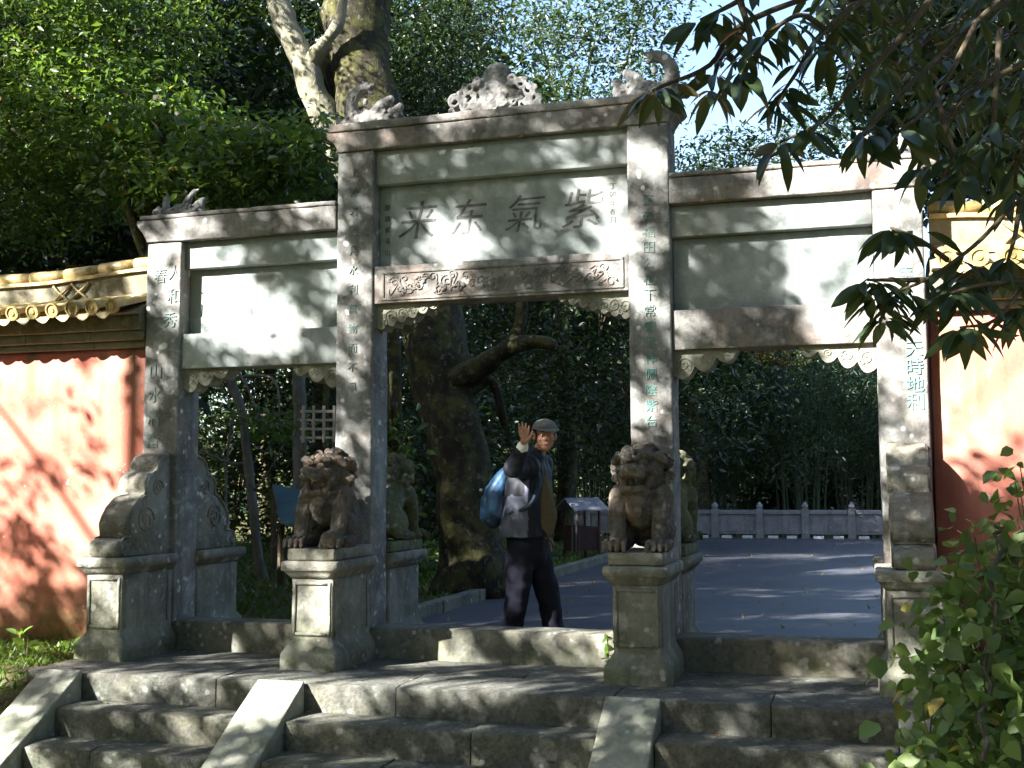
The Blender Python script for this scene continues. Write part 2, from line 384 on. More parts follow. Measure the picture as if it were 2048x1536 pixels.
# ------------------------------------------------------------------ the gate
gate = empty('stone_gateway', (0, .15, 0), label='carved stone gateway of three bays with four pillars and inscribed panels', cat='gateway')
def gp(name, bm, mat, lab=None, smooth=False, parent=None):
    o = from_bm(name, bm, M[mat], None, smooth); o.parent = parent or gate; o.matrix_parent_inverse = gate.matrix_world.inverted() if parent is None else Matrix.Identity(4)
    if parent is None: o.location = (0, -.15, 0); o.matrix_parent_inverse = Matrix.Identity(4)
    if lab: o['label'] = lab
    return o
PIL = []
for i, (a, b_, h) in enumerate(((-2.91, -2.60, 3.16), (-1.259, -.966, 3.75), (.966, 1.259, 3.75), (2.60, 2.91, 3.16))):
    bm = bmesh.new(); box(bm, a, b_, 0, .305, -.1, h, .014); rough(bm, .11, .004, 4, i+1)
    PIL.append(gp('pillar', bm, 'pillar', smooth=True))
def lintel(xa, xb, z0, z1, fa, fb, seed):
    left = [(xa, z0)] + ([(xa-.004, z0+.045), (xa-.03, z0+.085), (xa-.075, z1-.055), (xa-.095, z1-.03), (xa-.09, z1)] if fa else [(xa, z1)])
    right = [(xb, z0)] + ([(xb+.004, z0+.045), (xb+.03, z0+.085), (xb+.075, z1-.055), (xb+.095, z1-.03), (xb+.09, z1)] if fb else [(xb, z1)])
    bm = bmesh.new(); prism(bm, left[::-1]+right, -.012, .317, 'y', .008); rough(bm, .08, .006, 5, seed); return bm
gp('lintel', lintel(-1.259, 1.259, 3.752, 3.905, 1, 1, 3), 'beam', smooth=True)
gp('lintel', lintel(-2.91, -1.262, 3.163, 3.345, 1, 0, 5), 'beam', smooth=True)
gp('lintel', lintel(1.262, 2.91, 3.163, 3.345, 0, 1, 6), 'beam', smooth=True)
for xa, xb, z in ((-1.32, 1.32, 3.908), (-2.98, -1.265, 3.348), (1.265, 2.98, 3.348)):
    bm = bmesh.new(); box(bm, xa, xb, -.02, .325, z, z+(.062 if z > 3.5 else .035), .01); rough(bm, .1, .007, 6, int(xa*9+60)); gp('coping_slab', bm, 'beam', smooth=True)
def slab(x0, x1, y0, y1, z0, z1, mat, name, seed, amp=.0025, bev=.006, smooth=True):
    bm = bmesh.new(); box(bm, x0, x1, y0, y1, z0, z1, bev); rough(bm, .1, amp, 5, seed); return gp(name, bm, mat, smooth=smooth)
slab(-.965, .965, .05, .25, 3.492, 3.751, 'panel', 'upper_panel', 11)
PC = slab(-.965, .965, .125, .22, 2.862, 3.491, 'panel', 'inscribed_panel', 12, .0015)
for s, (a, b_) in enumerate(((-2.599, -1.26), (1.26, 2.599))):
    slab(a, b_, .06, .25, 2.945, 3.162, 'panel', 'upper_panel', 13+s)
    slab(a, b_, .135, .22, 2.425, 2.944, 'panel', 'blank_panel', 15+s, .0015)
    slab(a, b_, .03, .27, 2.150, 2.424, 'beam' if s else 'panel', 'lower_beam', 17+s)
slab(-.965, .965, .02, .28, 2.580, 2.860, 'beam', 'lower_beam', 19)
# frame and relief on the middle lower beam
def spiral(c, r, turns, sgn, y, n=26):
    return [(c[0]+sgn*r*(1-.85*t/n)*math.cos(2*math.pi*turns*t/n), y, c[1]+r*(1-.85*t/n)*math.sin(2*math.pi*turns*t/n)) for t in range(n)]
bm = bmesh.new()
for (x0, x1, z0, z1) in ((-.90, .93, 2.80, 2.822), (-.90, .93, 2.60, 2.618), (-.90, -.878, 2.619, 2.799), (.908, .93, 2.619, 2.799)): box(bm, x0, x1, .011, .03, z0, z1, .003)
rr = random.Random(5); x = -.80
while x < .86:
    r = rr.uniform(.025, .05); z = rr.uniform(2.65, 2.77)
    pts = spiral((x, z), r, rr.uniform(.9, 1.6), rr.choice((-1, 1)), .017, 16); add_tube(bm, pts, [.0052]*16, 5)
    q = [(x+rr.uniform(-.06, .06), .017, 2.63+rr.uniform(0, .15)) for _ in range(3)]; add_tube(bm, [tuple(v) for v in spline([pts[0]]+q, 4)], .0045, 5)
    if rr.random() < .6: ball(bm, (x+rr.uniform(-.04, .04), .018, rr.uniform(2.64, 2.78)), (.022, .01, .018), sub=1)
    x += rr.uniform(.035, .065)
gp('scroll_relief', bm, 'beam', smooth=True)
# cloud brackets below the beams
def bracket(x, sgn, z, wd, hh, lobes, style, seed):
    poly = [(0, .0), (0, -hh)]
    for i in range(lobes):
        t0, t1 = i/lobes, (i+1)/lobes
        cx0, cx1 = wd*t0, wd*t1; z0_, z1_ = -hh*(1-t0**1.1), -hh*(1-t1**1.1)*.92
        for k in range(1, 8):
            u = k/7; poly.append((cx0+(cx1-cx0)*u+.012*math.sin(math.pi*u), z0_+(z1_-z0_)*(u**1.7)-.028*math.sin(math.pi*u)*(1 if style else 1.6)))
    poly.append((wd, 0))
    poly = [(x+sgn*a, z-.001+min(0, b_)) for a, b_ in poly]
    seen = [];  [seen.append(p) for p in poly if not seen or (abs(p[0]-seen[-1][0])+abs(p[1]-seen[-1][1])) > .004]
    if seen[0] == seen[-1]: seen.pop()
    bm = bmesh.new(); prism(bm, seen, .075, .235)
    rr = random.Random(seed)
    for i in range(lobes):
        t = (i+.5)/lobes; c = (x+sgn*wd*t, z-hh*(1-t)*.55-.02); r = max(.016, min(.05, hh*(1-t)*.42))
        add_tube(bm, spiral(c, r, 1.5, sgn*rr.choice((-1, 1)), .074, 22), .0065, 5)
        if hh*(1-t) > .07:
            c2 = (c[0]+sgn*.03, z-hh*(1-t)*.9); add_tube(bm, spiral(c2, r*.6, 1.1, -sgn, .074, 16), .006, 5)
    return gp('cloud_bracket', bm, 'carve')
bracket(-.966, 1, 2.58, .50, .17, 6, 1, 1); bracket(.966, -1, 2.58, .53, .17, 7, 1, 2)
bracket(-2.60, 1, 2.15, .40, .15, 3, 0, 3); bracket(-1.259, -1, 2.15, .40, .15, 3, 0, 4)
bracket(1.259, 1, 2.15, .44, .17, 3, 0, 5); bracket(2.60, -1, 2.15, .50, .16, 4, 0, 6)
# thresholds
for i, (a, b_) in enumerate(((-2.598, -1.261), (-.964, .964), (1.261, 2.598))):
    bm = bmesh.new(); box(bm, a, b_, -.02, .27, -.15, .214, .016); rough(bm, .07, .006, 5, 30+i); gp('threshold_stone', bm, 'thresh', smooth=True)
# lettering
def glyph(ch, cx, cz, size, y, mat, parent, name='inscribed_character', thin=0, shear=0, ext=.003, sx=1):
    cu = bpy.data.curves.new('g', 'FONT'); cu.body = ch; cu.size = 1; cu.extrude = ext/size; cu.offset = thin; cu.shear = shear; cu.resolution_u = 3
    o = bpy.data.objects.new('g', cu); COL.objects.link(o)
    me = bpy.data.meshes.new_from_object(o.evaluated_get(bpy.context.evaluated_depsgraph_get())); bpy.data.objects.remove(o); bpy.data.curves.remove(cu)
    co = np.empty(len(me.vertices)*3, 'f'); me.vertices.foreach_get('co', co); co = co.reshape(-1, 3)
    mn, mx = co.min(0), co.max(0); s = size/max(mx[0]-mn[0], mx[1]-mn[1]); c = (mn+mx)/2
    out = np.empty_like(co); out[:, 0] = (co[:, 0]-c[0])*s*sx; out[:, 2] = (co[:, 1]-c[1])*s; out[:, 1] = -(co[:, 2]-c[2])*s
    for i in range(len(out)): q_ = noise.noise_vector(Vector((out[i, 0]/size*4+cx*7, out[i, 2]/size*4+cz*7, 0))); out[i, 0] += q_.x*size*.03; out[i, 2] += q_.y*size*.03
    me.vertices.foreach_set('co', out.ravel()); me.update()
    q = link(name, me, M[mat], parent); q.location = (cx, y, cz); return q
for ch, px, py, sz in (('来', 835, 440, .30), ('东', 937, 433, .27), ('氣', 1050, 425, .29), ('紫', 1165, 416, .30)):
    p = atY(px, py, .12); glyph(ch, p.x, p.z, sz*1.04, .1245, 'ink', PC, 'carved_character', thin=-.004, shear=.2)
for j, (px, txt, y0, y1) in enumerate(((775, '楚雄紫溪山', 415, 505), (1225, '丁卯年春月', 372, 440))):
    for k, ch in enumerate(txt):
        p = atY(px, y0+(y1-y0)*k/(len(txt)-1), .12); glyph(ch, p.x, p.z, .045, .1245, 'ink', PC, 'small_character', thin=-.01)
for k, ch in enumerate('聚義福田公植下常宏天作佩陰紫台'):
    p = atY(1296+k*.55, 400+k*31.6, 0); glyph(ch, p.x, p.z, .08, -.0035, 'tealdim' if k < 8 else 'teal', PIL[2], thin=-.008)
for k, ch in enumerate('上善若古月水利萬物而不爭'):
    p = atY(708-k*.3, 345+k*39, 0); glyph(ch, p.x, p.z, .07, -.0035, 'tealdim', PIL[1], thin=-.010)
for k, (ch, px, py) in enumerate((('百', 1779, 492), ('千', 1813, 490), ('年', 1810, 545), ('古', 1808, 590), ('天', 1828, 697), ('時', 1829, 733), ('地', 1830, 768), ('利', 1831, 803))):
    p = atY(px, py, 0); glyph(ch, p.x, p.z, .105 if k > 3 else .095, -.0035, 'teal', PIL[3])
for k, (ch, px, py) in enumerate((('春', 322, 552), ('人', 350, 545), ('和', 348, 592), ('秀', 340, 640), ('山', 312, 742), ('水', 310, 790), ('清', 308, 835), ('音', 306, 880))):
    p = atY(px, py, 0); glyph(ch, p.x, p.z, .115, -.0035, 'tealdim', PIL[0], thin=-.010)
# ridge ornaments
def orn_mound(bm):
    C = lambda px, py, dy=0: atY(px, py, .15+dy)
    p = C(994, 155); ball(bm, p, (.115, .05, .115), sub=3)
    ball(bm, C(990, 190), (.27, .08, .13)); ball(bm, C(980, 215), (.34, .09, .09))
    rr = random.Random(3)
    for (px, py, r) in ((912, 205, .055), (925, 190, .045), (940, 178, .05), (955, 165, .04), (1025, 160, .045), (1045, 168, .05), (1060, 182, .055), (1072, 200, .05), (1078, 212, .04), (935, 215, .05), (1050, 212, .05)):
        q = C(px, py, -.06); a = rr.uniform(0, 6); add_tube(bm, [(q.x+r*(1-t/22)*math.cos(a+t*.5), q.y-.02, q.z+r*(1-t/22)*math.sin(a+t*.5)) for t in range(18)], .014, 6)
        ball(bm, C(px, py), (r, .06, r*.9), sub=1)
    for k in range(16):
        q = C(rr.uniform(925, 1065), rr.uniform(180, 218), -.08); a = rr.uniform(0, 6); r = rr.uniform(.02, .035)
        add_tube(bm, [(q.x+r*(1-t/16)*math.cos(a+t*.55), q.y, q.z+r*(1-t/16)*math.sin(a+t*.55)) for t in range(13)], .009, 5)
bm = bmesh.new(); orn_mound(bm); o = remesh('pearl_and_cloud_ornament', bm, .008, M['ornament'], amp=.008, sc=28); tag(o, 'carved pearl disc among cloud scrolls on the middle of the top lintel', 'stone ornament')
def fish(bm, x, z, s, m, kind):
    """dragon fish; m=1 tail towards -x; kind 0 curled tail, kind 1 low body with upright fins"""
    Q = lambda a, b_, dy=0: (x+m*a*s, .15+dy, z+b_*s)
    capsule(bm, [Q(-.27, .02), Q(-.20, .05), Q(-.10, .05), Q(0, .06), Q(.12, .06), Q(.20, .04)], [.035*s, .055*s, .065*s, .08*s, .065*s, .045*s])
    for k in range(5): capsule(bm, [Q(-.22+k*.03, .02, -.04), Q(-.02+k*.03, .13, -.045)], [.016*s, .012*s])
    if kind == 0:
        P_ = spline([(-.12, .06), (-.17, .15), (-.16, .24), (-.10, .31), (-.03, .33)], 5)
        capsule(bm, [Q(a, b_) for a, b_ in P_], [.062*s*(1-.35*i/len(P_)) for i in range(len(P_))])
        capsule(bm, [Q(-.04, .325), Q(.015, .345)], [.035*s, .018*s]); capsule(bm, [Q(-.03, .32), Q(.0, .28)], [.028*s, .014*s]); ball(bm, Q(-.05, .22), .026*s)
        capsule(bm, [Q(.03, .09, -.02), Q(.10, .16, -.02), Q(.16, .22)], [.055*s, .052*s, .030*s]); capsule(bm, [Q(.10, .07), Q(.20, .12), Q(.235, .15)], [.05*s, .035*s, .03*s]); capsule(bm, [Q(.19, .03), Q(.235, .09), Q(.225, .15)], [.035*s, .028*s, .022*s])
    else:
        capsule(bm, [Q(-.16, .06), Q(-.175, .16), Q(-.165, .26)], [.028*s, .036*s, .014*s])
        capsule(bm, [Q(.02, .08), Q(.06, .17), Q(.12, .25), Q(.17, .28)], [.045*s, .036*s, .024*s, .010*s]); capsule(bm, [Q(.12, .06), Q(.20, .12), Q(.225, .17)], [.055*s, .05*s, .030*s])
        ball(bm, Q(-.27, .08), (.05*s, .04*s, .04*s)); capsule(bm, [Q(-.29, .10), Q(-.25, .14), Q(-.20, .09)], [.018*s, .014*s, .012*s])
    ball(bm, Q(-.26, .07), .036*s)
    for k in range(9): ball(bm, Q(-.18+k*.045, .09+.02*math.sin(k*2.1), -.055), (.020*s, .015*s, .014*s), sub=1)
for (x, z, s, m, lab) in ((-1.05, 3.965, 1.0, 1, 'carved dragon fish with upturned tail on the left end of the top lintel'), (1.10, 3.965, 1.0, -1, 'carved dragon fish behind the hanging leaves on the right end of the top lintel'),
                          (-2.70, 3.375, .85, 1, 'sunlit carved fish with upright fins on the left side lintel above the left red wall'), (2.66, 3.375, .85, -1, 'carved fish on the right side lintel above the right red wall')):
    bm = bmesh.new(); fish(bm, x, z, s, m, 0 if abs(x) < 2 else 1); o = remesh('ridge_fish_ornament', bm, .008, M['ornament'], amp=.008, sc=30); tag(o, lab, 'stone ornament', 'carved fish on the ends of the lintels')

# ------------------------------------------------------------------ pedestals, drum slabs
def pedestal(cx, back, wd, lab, seed, grp='stone pedestals at the feet of the pillars'):
    s = -1 if not back else 1; yf = .70; e = empty('stone_pedestal', (cx, -.36 if not back else .665, 0), label=lab, cat='pedestal', group=grp)
    if back: e.rotation_euler.z = math.pi
    # local frame: front face towards -y, y from -.34 to .34
    hw = wd/2; sh = hw-.055
    def ring(z, h, f): return (0, (.345-f)/2, z, h, (.345+f)/2)   # front plane y=-f, back plane y=.345
    bm = bmesh.new()
    loft(bm, [ring(-.05, hw, .34), ring(.09, hw, .34), ring(.11, hw-.005, .335), ring(.19, sh, .285), ring(.60, sh, .285)])
    box(bm, -sh+.012, -sh+.03, -.294, -.283, .22, .58); box(bm, sh-.03, sh-.012, -.294, -.283, .22, .58)
    box(bm, -sh+.031, sh-.031, -.294, -.283, .56, .58); box(bm, -sh+.031, sh-.031, -.294, -.283, .22, .24)
    for f in (1,):
        box(bm, sh-.002, sh+.006, -.25, -.23, .22, .58); box(bm, sh-.002, sh+.006, .28, .30, .22, .58)
    rough(bm, .045, .005, 7, seed); o = from_bm('shaft', bm, M['pedestal'], e, True)
    bm = bmesh.new(); loft(bm, [ring(.601, sh+.002, .287), ring(.655, hw-.01, .33), ring(.66, hw, .34), ring(.712, hw, .34), ring(.722, hw-.01, .33)])
    rough(bm, .05, .005, 7, seed+1); from_bm('cap', bm, M['pedestal'], e, True)
    return e
pedestal(-1.112, 0, .41, 'pale sunlit pedestal under the left front lion, left of the middle opening', 50)
pedestal(1.112, 0, .41, 'dark rough faced pedestal under the right front lion, right of the middle opening', 52)
pedestal(-1.112, 1, .41, 'mossy pedestal behind the inner left pillar, in the shade', 54)
pedestal(1.112, 1, .41, 'mossy pedestal behind the inner right pillar, beside the courtyard', 56)
pedestal(-2.755, 0, .40, 'pedestal under the drum slab against the left red wall', 58)
pedestal(2.755, 0, .43, 'pedestal under the drum slab at the outer right pillar, half covered by vines', 60)
pedestal(-2.755, 1, .40, 'shaded pedestal behind the outer left pillar', 62)
pedestal(2.755, 1, .43, 'pedestal behind the outer right pillar', 64)
PRO = [(0, .0), (-.655, .0), (-.685, .03), (-.69, .075), (-.665, .115), (-.62, .13), (-.55, .135), (-.535, .15), (-.57, .19), (-.575, .24), (-.55, .30), (-.50, .36), (-.43, .42), (-.36, .45), (-.335, .455), (-.345, .48), (-.35, .53), (-.325, .58), (-.28, .61), (-.21, .62), (-.205, .645), (-.20, .69), (-.16, .74), (-.09, .765), (0, .775)]
def drum(cx, back, lab, seed):
    e = empty('drum_slab', (cx, -.002 if not back else .307, .722), label=lab, cat='stone slab', group='scalloped drum slabs clasping the outer pillars')
    if back: e.rotation_euler.z = math.pi
    bm = bmesh.new(); prism(bm, PRO, -.115, .115, 'x', .012); rough(bm, .05, .006, 6, seed); from_bm('slab', bm, M['drum'], e, True)
    bm = bmesh.new()
    inner = [(y*.90-.012, z*.94+.02) for y, z in PRO[1:]]
    for sx in (-1, 1): add_tube(bm, [(sx*.117, y, z) for y, z in spline(inner, 2)], .010, 5)
    for sx in (-1, 1):
        for (cy, cz, r) in ((-.33, .26, .11), (-.18, .50, .07), (-.6, .06, .035)):
            add_tube(bm, [(sx*.117, cy+r*(1-t/30)*math.cos(t*.45), cz+r*(1-t/30)*math.sin(t*.45)) for t in range(28)], .009, 5)
    from_bm('edge_moulding', bm, M['drum'], e, True)
    return e
drum(-2.755, 0, 'scalloped slab in front of the outer left pillar beside the left red wall', 70); drum(2.755, 0, 'grey lichened scalloped slab in front of the outer right pillar above the vines', 71)
drum(-2.755, 1, 'dark scalloped slab behind the outer left pillar', 72); drum(2.755, 1, 'scalloped slab behind the outer right pillar', 73)

# ------------------------------------------------------------------ lions
def lion_bm(variant, turn):
    bm = bmesh.new()
    ball(bm, (0, .17, .17), (.135, .15, .17)); 
    for s in (-1, 1):
        ball(bm, (s*.11, .10, .12), (.065, .15, .12)); capsule(bm, [(s*.13, .02, .04), (s*.14, -.10, .03)], [.045, .032])
        capsule(bm, [(s*.115, -.06, .33), (s*.125, -.14, .22), (s*.12, -.17, .10), (s*.122, -.19, .04)], [.075, .055, .047, .044])
        ball(bm, (s*.115, -.06, .33), (.07, .09, .09))
        ball(bm, (s*.122, -.225, .03), (.055, .06, .032))
        for k in range(4): capsule(bm, [(s*.122+(k-1.5)*.033, -.235, .066), (s*.122+(k-1.5)*.037, -.285, .055), (s*.122+(k-1.5)*.038, -.300, .016)], [.014, .0155, .013])
    capsule(bm, [(0, .15, .22), (0, .02, .34), (0, -.04, .42)], [.14, .14, .12])
    ball(bm, (0, -.09, .28), (.11, .09, .15))
    for t in range(24):   # collar ribbon
        a = 2*math.pi*t/24; ball(bm, (.125*math.cos(a), -.06+.12*math.sin(a), .395-.05*(-math.sin(a))*.9+.0), .019, sub=1)
    ball(bm, (0, -.19, .30), (.05, .035, .045)); ball(bm, (0, -.205, .235), (.028, .024, .035)); capsule(bm, [(-.05, -.16, .34), (0, -.185, .27)], [.015, .012]); capsule(bm, [(.05, -.16, .34), (0, -.185, .27)], [.015, .012])
    capsule(bm, [(0, .27, .08), (.03, .31, .20), (0, .29, .33), (-.03, .25, .38)], [.035, .045, .04, .02])
    if variant: ball(bm, (.115, -.27, .06), .062); 
    n0 = len(bm.verts)
    # head
    ball(bm, (0, -.055, .50), (.13, .125, .125), sub=3)
    ball(bm, (0, -.185, .488), (.088, .075, .046)); ball(bm, (0, -.245, .480), (.060, .035, .032)); ball(bm, (0, -.275, .505), (.040, .024, .024))
    for s in (-1, 1):
        ball(bm, (s*.045, -.235, .462), (.035, .035, .026)); ball(bm, (s*.02, -.272, .492), (.012, .012, .010))
        capsule(bm, [(s*.02, -.20, .560), (s*.06, -.205, .582), (s*.105, -.17, .575)], [.020, .024, .018]); ball(bm, (s*.056, -.190, .540), .027, sub=2)
        ball(bm, (s*.085, -.16, .49), (.035, .05, .035)); capsule(bm, [(s*.12, -.09, .575), (s*.155, -.085, .545)], [.035, .02])
        capsule(bm, [(s*.03, -.245, .445), (s*.03, -.25, .425)], [.009, .005], 6)
    d = -.034 if not variant else -.052
    ball(bm, (0, -.175, .405+d), (.070, .075, .022)); capsule(bm, [(-.05, -.20, .42+d), (0, -.245, .413+d), (.05, -.20, .42+d)], [.014, .015, .014])
    for s in (-1, 1): capsule(bm, [(s*.085, -.13, .47), (s*.08, -.15, .42), (s*.055, -.17, .40+d)], [.03, .022, .018])
    rr = random.Random(4)
    for i in range(46):   # mane curls
        th = rr.uniform(-.15, math.pi+.15); ph = rr.uniform(-.75, 1.35)
        x_, y_, z_ = math.cos(th)*math.cos(ph)*.145, math.sin(th)*math.cos(ph)*.135-.03, math.sin(ph)*.13+.49
        r = rr.uniform(.028, .040); ball(bm, (x_, y_, z_), r*.85, sub=1); nx_, nz_ = x_*1.12, .49+(z_-.49)*1.12; add_tube(bm, [(nx_+r*(1-t/15)*math.cos(t*.62), y_*1.12-.006, nz_+r*(1-t/15)*math.sin(t*.62)) for t in range(13)], .0085, 5); ball(bm, (x_*1.13, y_*1.1+.003, .49+(z_-.49)*1.13), r*.5, sub=1)
    for i in range(7):
        a = (i-3)*.36; ball(bm, (math.sin(a)*.12, -.10-.05*math.cos(a), .60-.03*abs(math.sin(a))), .024, sub=1)
    bm.verts.ensure_lookup_table(); vv = bm.verts[n0:]
    bmesh.ops.rotate(bm, verts=vv, cent=(0, -.05, .45), matrix=Matrix.Rotation(turn, 3, 'Z'))
    return bm
def lion(cx, back, variant, turn, mat, lab, vox):
    e = empty('stone_lion', (cx, -.36 if not back else .665, .722), label=lab, cat='stone lion', group='stone lions on the pedestals of the inner pillars')
    if back: e.rotation_euler.z = math.pi
    bm = bmesh.new(); box(bm, -.175, .175, -.315, .345, 0.002, .084, .012); rough(bm, .05, .004, 7, 80+variant); from_bm('plinth', bm, M['pedestal' if not back else 'lionmoss'], e, True)
    bm = lion_bm(variant, turn); bmesh.ops.transform(bm, matrix=Matrix.Translation((0, -.01, .082)) @ Matrix.Diagonal((1.12, 1.0, 1.05, 1)), verts=bm.verts)
    remesh('body', bm, vox, M[mat], e, amp=.0035, sc=40)
    return e
lion(1.112, 0, 0, rad(-8), 'lion', 'brown weathered stone lion with curly mane facing forward on the right front pedestal', .0055)
lion(-1.112, 0, 1, rad(-14), 'lion', 'stone lion with open mouth and ball under its paw on the left front pedestal', .0055)
lion(1.112, 1, 0, 0, 'lionmoss', 'mossy stone lion seen from behind the inner right pillar, facing the courtyard', .010)
lion(-1.112, 1, 1, 0, 'lionmoss', 'moss covered stone lion behind the inner left pillar, facing the courtyard', .010)

# ------------------------------------------------------------------ red walls with tiled coping
def tile_meshes():
    bm = bmesh.new(); a, b_ = Vector((0, .22, 2.745)), Vector((0, -.27, 2.605)); d = (b_-a).normalized(); nrm = Vector((0, d.z, -d.y)) if d.y < 0 else Vector((0, -d.z, d.y))
    nrm = Vector((0, -d.z*-1, 0)).cross(Vector((1, 0, 0))) if False else Vector((1, 0, 0)).cross(d)*-1
    if nrm.z < 0: nrm = -nrm
    k = 9; rows = []
    for p, r in ((a, .050), (a+(b_-a)*.5, .052), (b_, .054)):
        rows.append([bm.verts.new(p+Vector((math.cos(math.pi*i/(k-1))*r, 0, 0))+nrm*math.sin(math.pi*i/(k-1))*r) for i in range(k)])
    for u, v in zip(rows, rows[1:]):
        for i in range(k-1): bm.faces.new((u[i], u[i+1], v[i+1], v[i]))
    barrel = bpy.data.meshes.new('barrel'); bmesh.ops.recalc_face_normals(bm, faces=bm.faces); bm.to_mesh(barrel); bm.free()
    bm = bmesh.new(); c = b_+d*.002+nrm*.012
    def disc(r0, r1, off0, off1):
        A = [bm.verts.new(c+d*off0+Vector((math.cos(t*math.pi/9)*r0, 0, 0))+nrm*math.sin(t*math.pi/9)*r0) for t in range(18)]
        B = [bm.verts.new(c+d*off1+Vector((math.cos(t*math.pi/9)*r1, 0, 0))+nrm*math.sin(t*math.pi/9)*r1) for t in range(18)]
        for i in range(18): bm.faces.new((A[i], A[(i+1) % 18], B[(i+1) % 18], B[i]))
        return A, B
    A, B = disc(.058, .058, -.018, .008); A, B = disc(.058, .046, .008, .008); disc(.046, .044, .008, .0); A, B = disc(.044, .022, .0, .0); A, B = disc(.022, .018, .0, .007); bm.faces.new(B)
    bmesh.ops.remove_doubles(bm, verts=bm.verts, dist=.0005)
    dm = bpy.data.meshes.new('disc'); bmesh.ops.recalc_face_normals(bm, faces=bm.faces); bm.to_mesh(dm); bm.free()
    bm = bmesh.new(); prof = []
    rows = []
    for p in (a, a+(b_-a)*.5, b_):
        rows.append([bm.verts.new(p+Vector((-.095+.19*i/8, 0, 0))-nrm*(.03*math.cos((i-4)/4*math.pi/2)+.006)) for i in range(9)])
    rows.append([bm.verts.new(b_+Vector((-.07+.14*i/8, 0, 0))-nrm*(.04+.045*math.cos((i-4)/4*math.pi/2))+d*.01) for i in range(9)])
    for u, v in zip(rows, rows[1:]):
        for i in range(8): bm.faces.new((u[i], u[i+1], v[i+1], v[i]))
    pan = bpy.data.meshes.new('pan'); bm.to_mesh(pan); bm.free()
    for q in (barrel, dm, pan):
        q.materials.append(M['tile'])
        if q is not dm: q.polygons.foreach_set('use_smooth', [True]*len(q.polygons))
    return barrel, dm, pan
BAR, DISC, PAN = tile_meshes()
def red_wall(x0, x1, lab, xs0, end):
    e = empty('red_wall', ((x0+x1)/2, .28, 0), label=lab, cat='wall', group='red walls flanking the gateway'); cx = (x0+x1)/2
    sag = lambda x: .035*math.cos((abs(x)-2.9)/1.3*math.pi) if abs(x) < 4.2 else -.035
    def add(name, bm, mat, sm=False):
        o = from_bm(name, bm, M[mat], e, sm); o.location = (-cx, -.28, 0); return o
    bm = bmesh.new(); box(bm, x0, x1, .10, .46, -.1, 2.34, .0); rough(bm, .35, .006, 1.6, int(x0*3+40)); add('plaster_face', bm, 'red', True)
    for (z0, z1, o) in ((2.341, 2.395, .05), (2.396, 2.47, .10), (2.471, 2.585, .15)):
        L = x0
        while L < x1-.05:
            L2 = min(L+.62, x1); bm = bmesh.new(); box(bm, L+.002, L2-.002, .10-o, .46+o, z0, z1, .006); rough(bm, .16, .003, 5, int(L*7+z0*9)); add('moulding_stone', bm, 'mould', True); L = L2
    bm = bmesh.new(); prism(bm, [(-.16, 2.586), (.72, 2.586), (.42, 2.715), (.14, 2.715)], x0+.01, x1-.01, 'x'); add('tile_bed', bm, 'mould')
    t = xs0
    lim = x0 if True else 0
    while x0+.06 < t < x1-.06:
        for sgn in (1, -1):
            for me, nm, dx in ((BAR, 'roof_tile', 0), (DISC, 'tile_end_disc', 0), (PAN, 'pan_tile', .0925)):
                if nm == 'pan_tile' and not (x0+.09 < t+dx < x1-.09): continue
                if nm == 'tile_end_disc' and sgn < 0: continue
                o = bpy.data.objects.new(nm, me); COL.objects.link(o); o.parent = e
                o.location = (t+dx-cx+R.uniform(-.004, .004), -.28 if sgn > 0 else .28, sag(t)*.25+R.uniform(-.003, .003))
                if sgn < 0: o.rotation_euler.z = math.pi
        t += end*.185
    # ridge: moulding, lattice band, top tiles
    bm = bmesh.new(); xs_ = np.arange(x0+.03, x1-.02, .12)
    def strip(z0, z1, hy, mat, name):
        bm = bmesh.new(); A = []
        for x in xs_:
            s = sag(x); A.append([bm.verts.new((x, .28+y, z+s)) for y, z in ((-hy, z0), (hy, z0), (hy, z1), (-hy, z1))])
        for u, v in zip(A, A[1:]):
            for i in range(4): bm.faces.new((u[i], u[(i+1) % 4], v[(i+1) % 4], v[i]))
        bm.faces.new(A[0]); bm.faces.new(A[-1][::-1]); rough(bm, .2, .003, 6, 3); add(name, bm, mat)
    strip(2.716, 2.765, .105, 'tile', 'ridge_base'); strip(2.766, 2.955, .045, 'mould', 'ridge_band'); strip(2.956, 2.985, .075, 'tile', 'ridge_cornice')
    L = x0+.02
    while L < x1-.03:
        L2 = min(L+.34, x1-.01); bm = bmesh.new(); V = [(L+.003, .28, 3.03+sag(L)), ((L+L2)/2, .28, 3.03+sag((L+L2)/2)), (L2-.003, .28, 3.03+sag(L2))]
        add_tube(bm, V, [.056, .054, .050], 12); add('ridge_tile', bm, 'tile', True); L = L2
    # openwork crosses on the band
    t = xs0-end*.1
    for k, tx in enumerate(((-3.88, -3.70) if x0 < 0 else (3.5, 3.75, 4.6, 4.85))):
        bm = bmesh.new(); z = 2.86+sag(tx)
        for s in (-1, 1):
            P_ = spline([(tx-.085, .222, z-s*.075), (tx-.045, .215, z-s*.035), (tx, .212, z), (tx+.045, .215, z+s*.035), (tx+.085, .222, z+s*.075)], 3)
            add_tube(bm, [tuple(p) for p in P_], .012, 6)
        add('openwork_cross', bm, 'tile', True)
    return e
red_wall(-9.0, -2.925, 'red plastered wall left of the gateway with sunlit tile coping and branch shadows', -3.02, -1)
red_wall(2.935, 8.2, 'red plastered wall right of the gateway above the climbing vines', 3.03, 1)
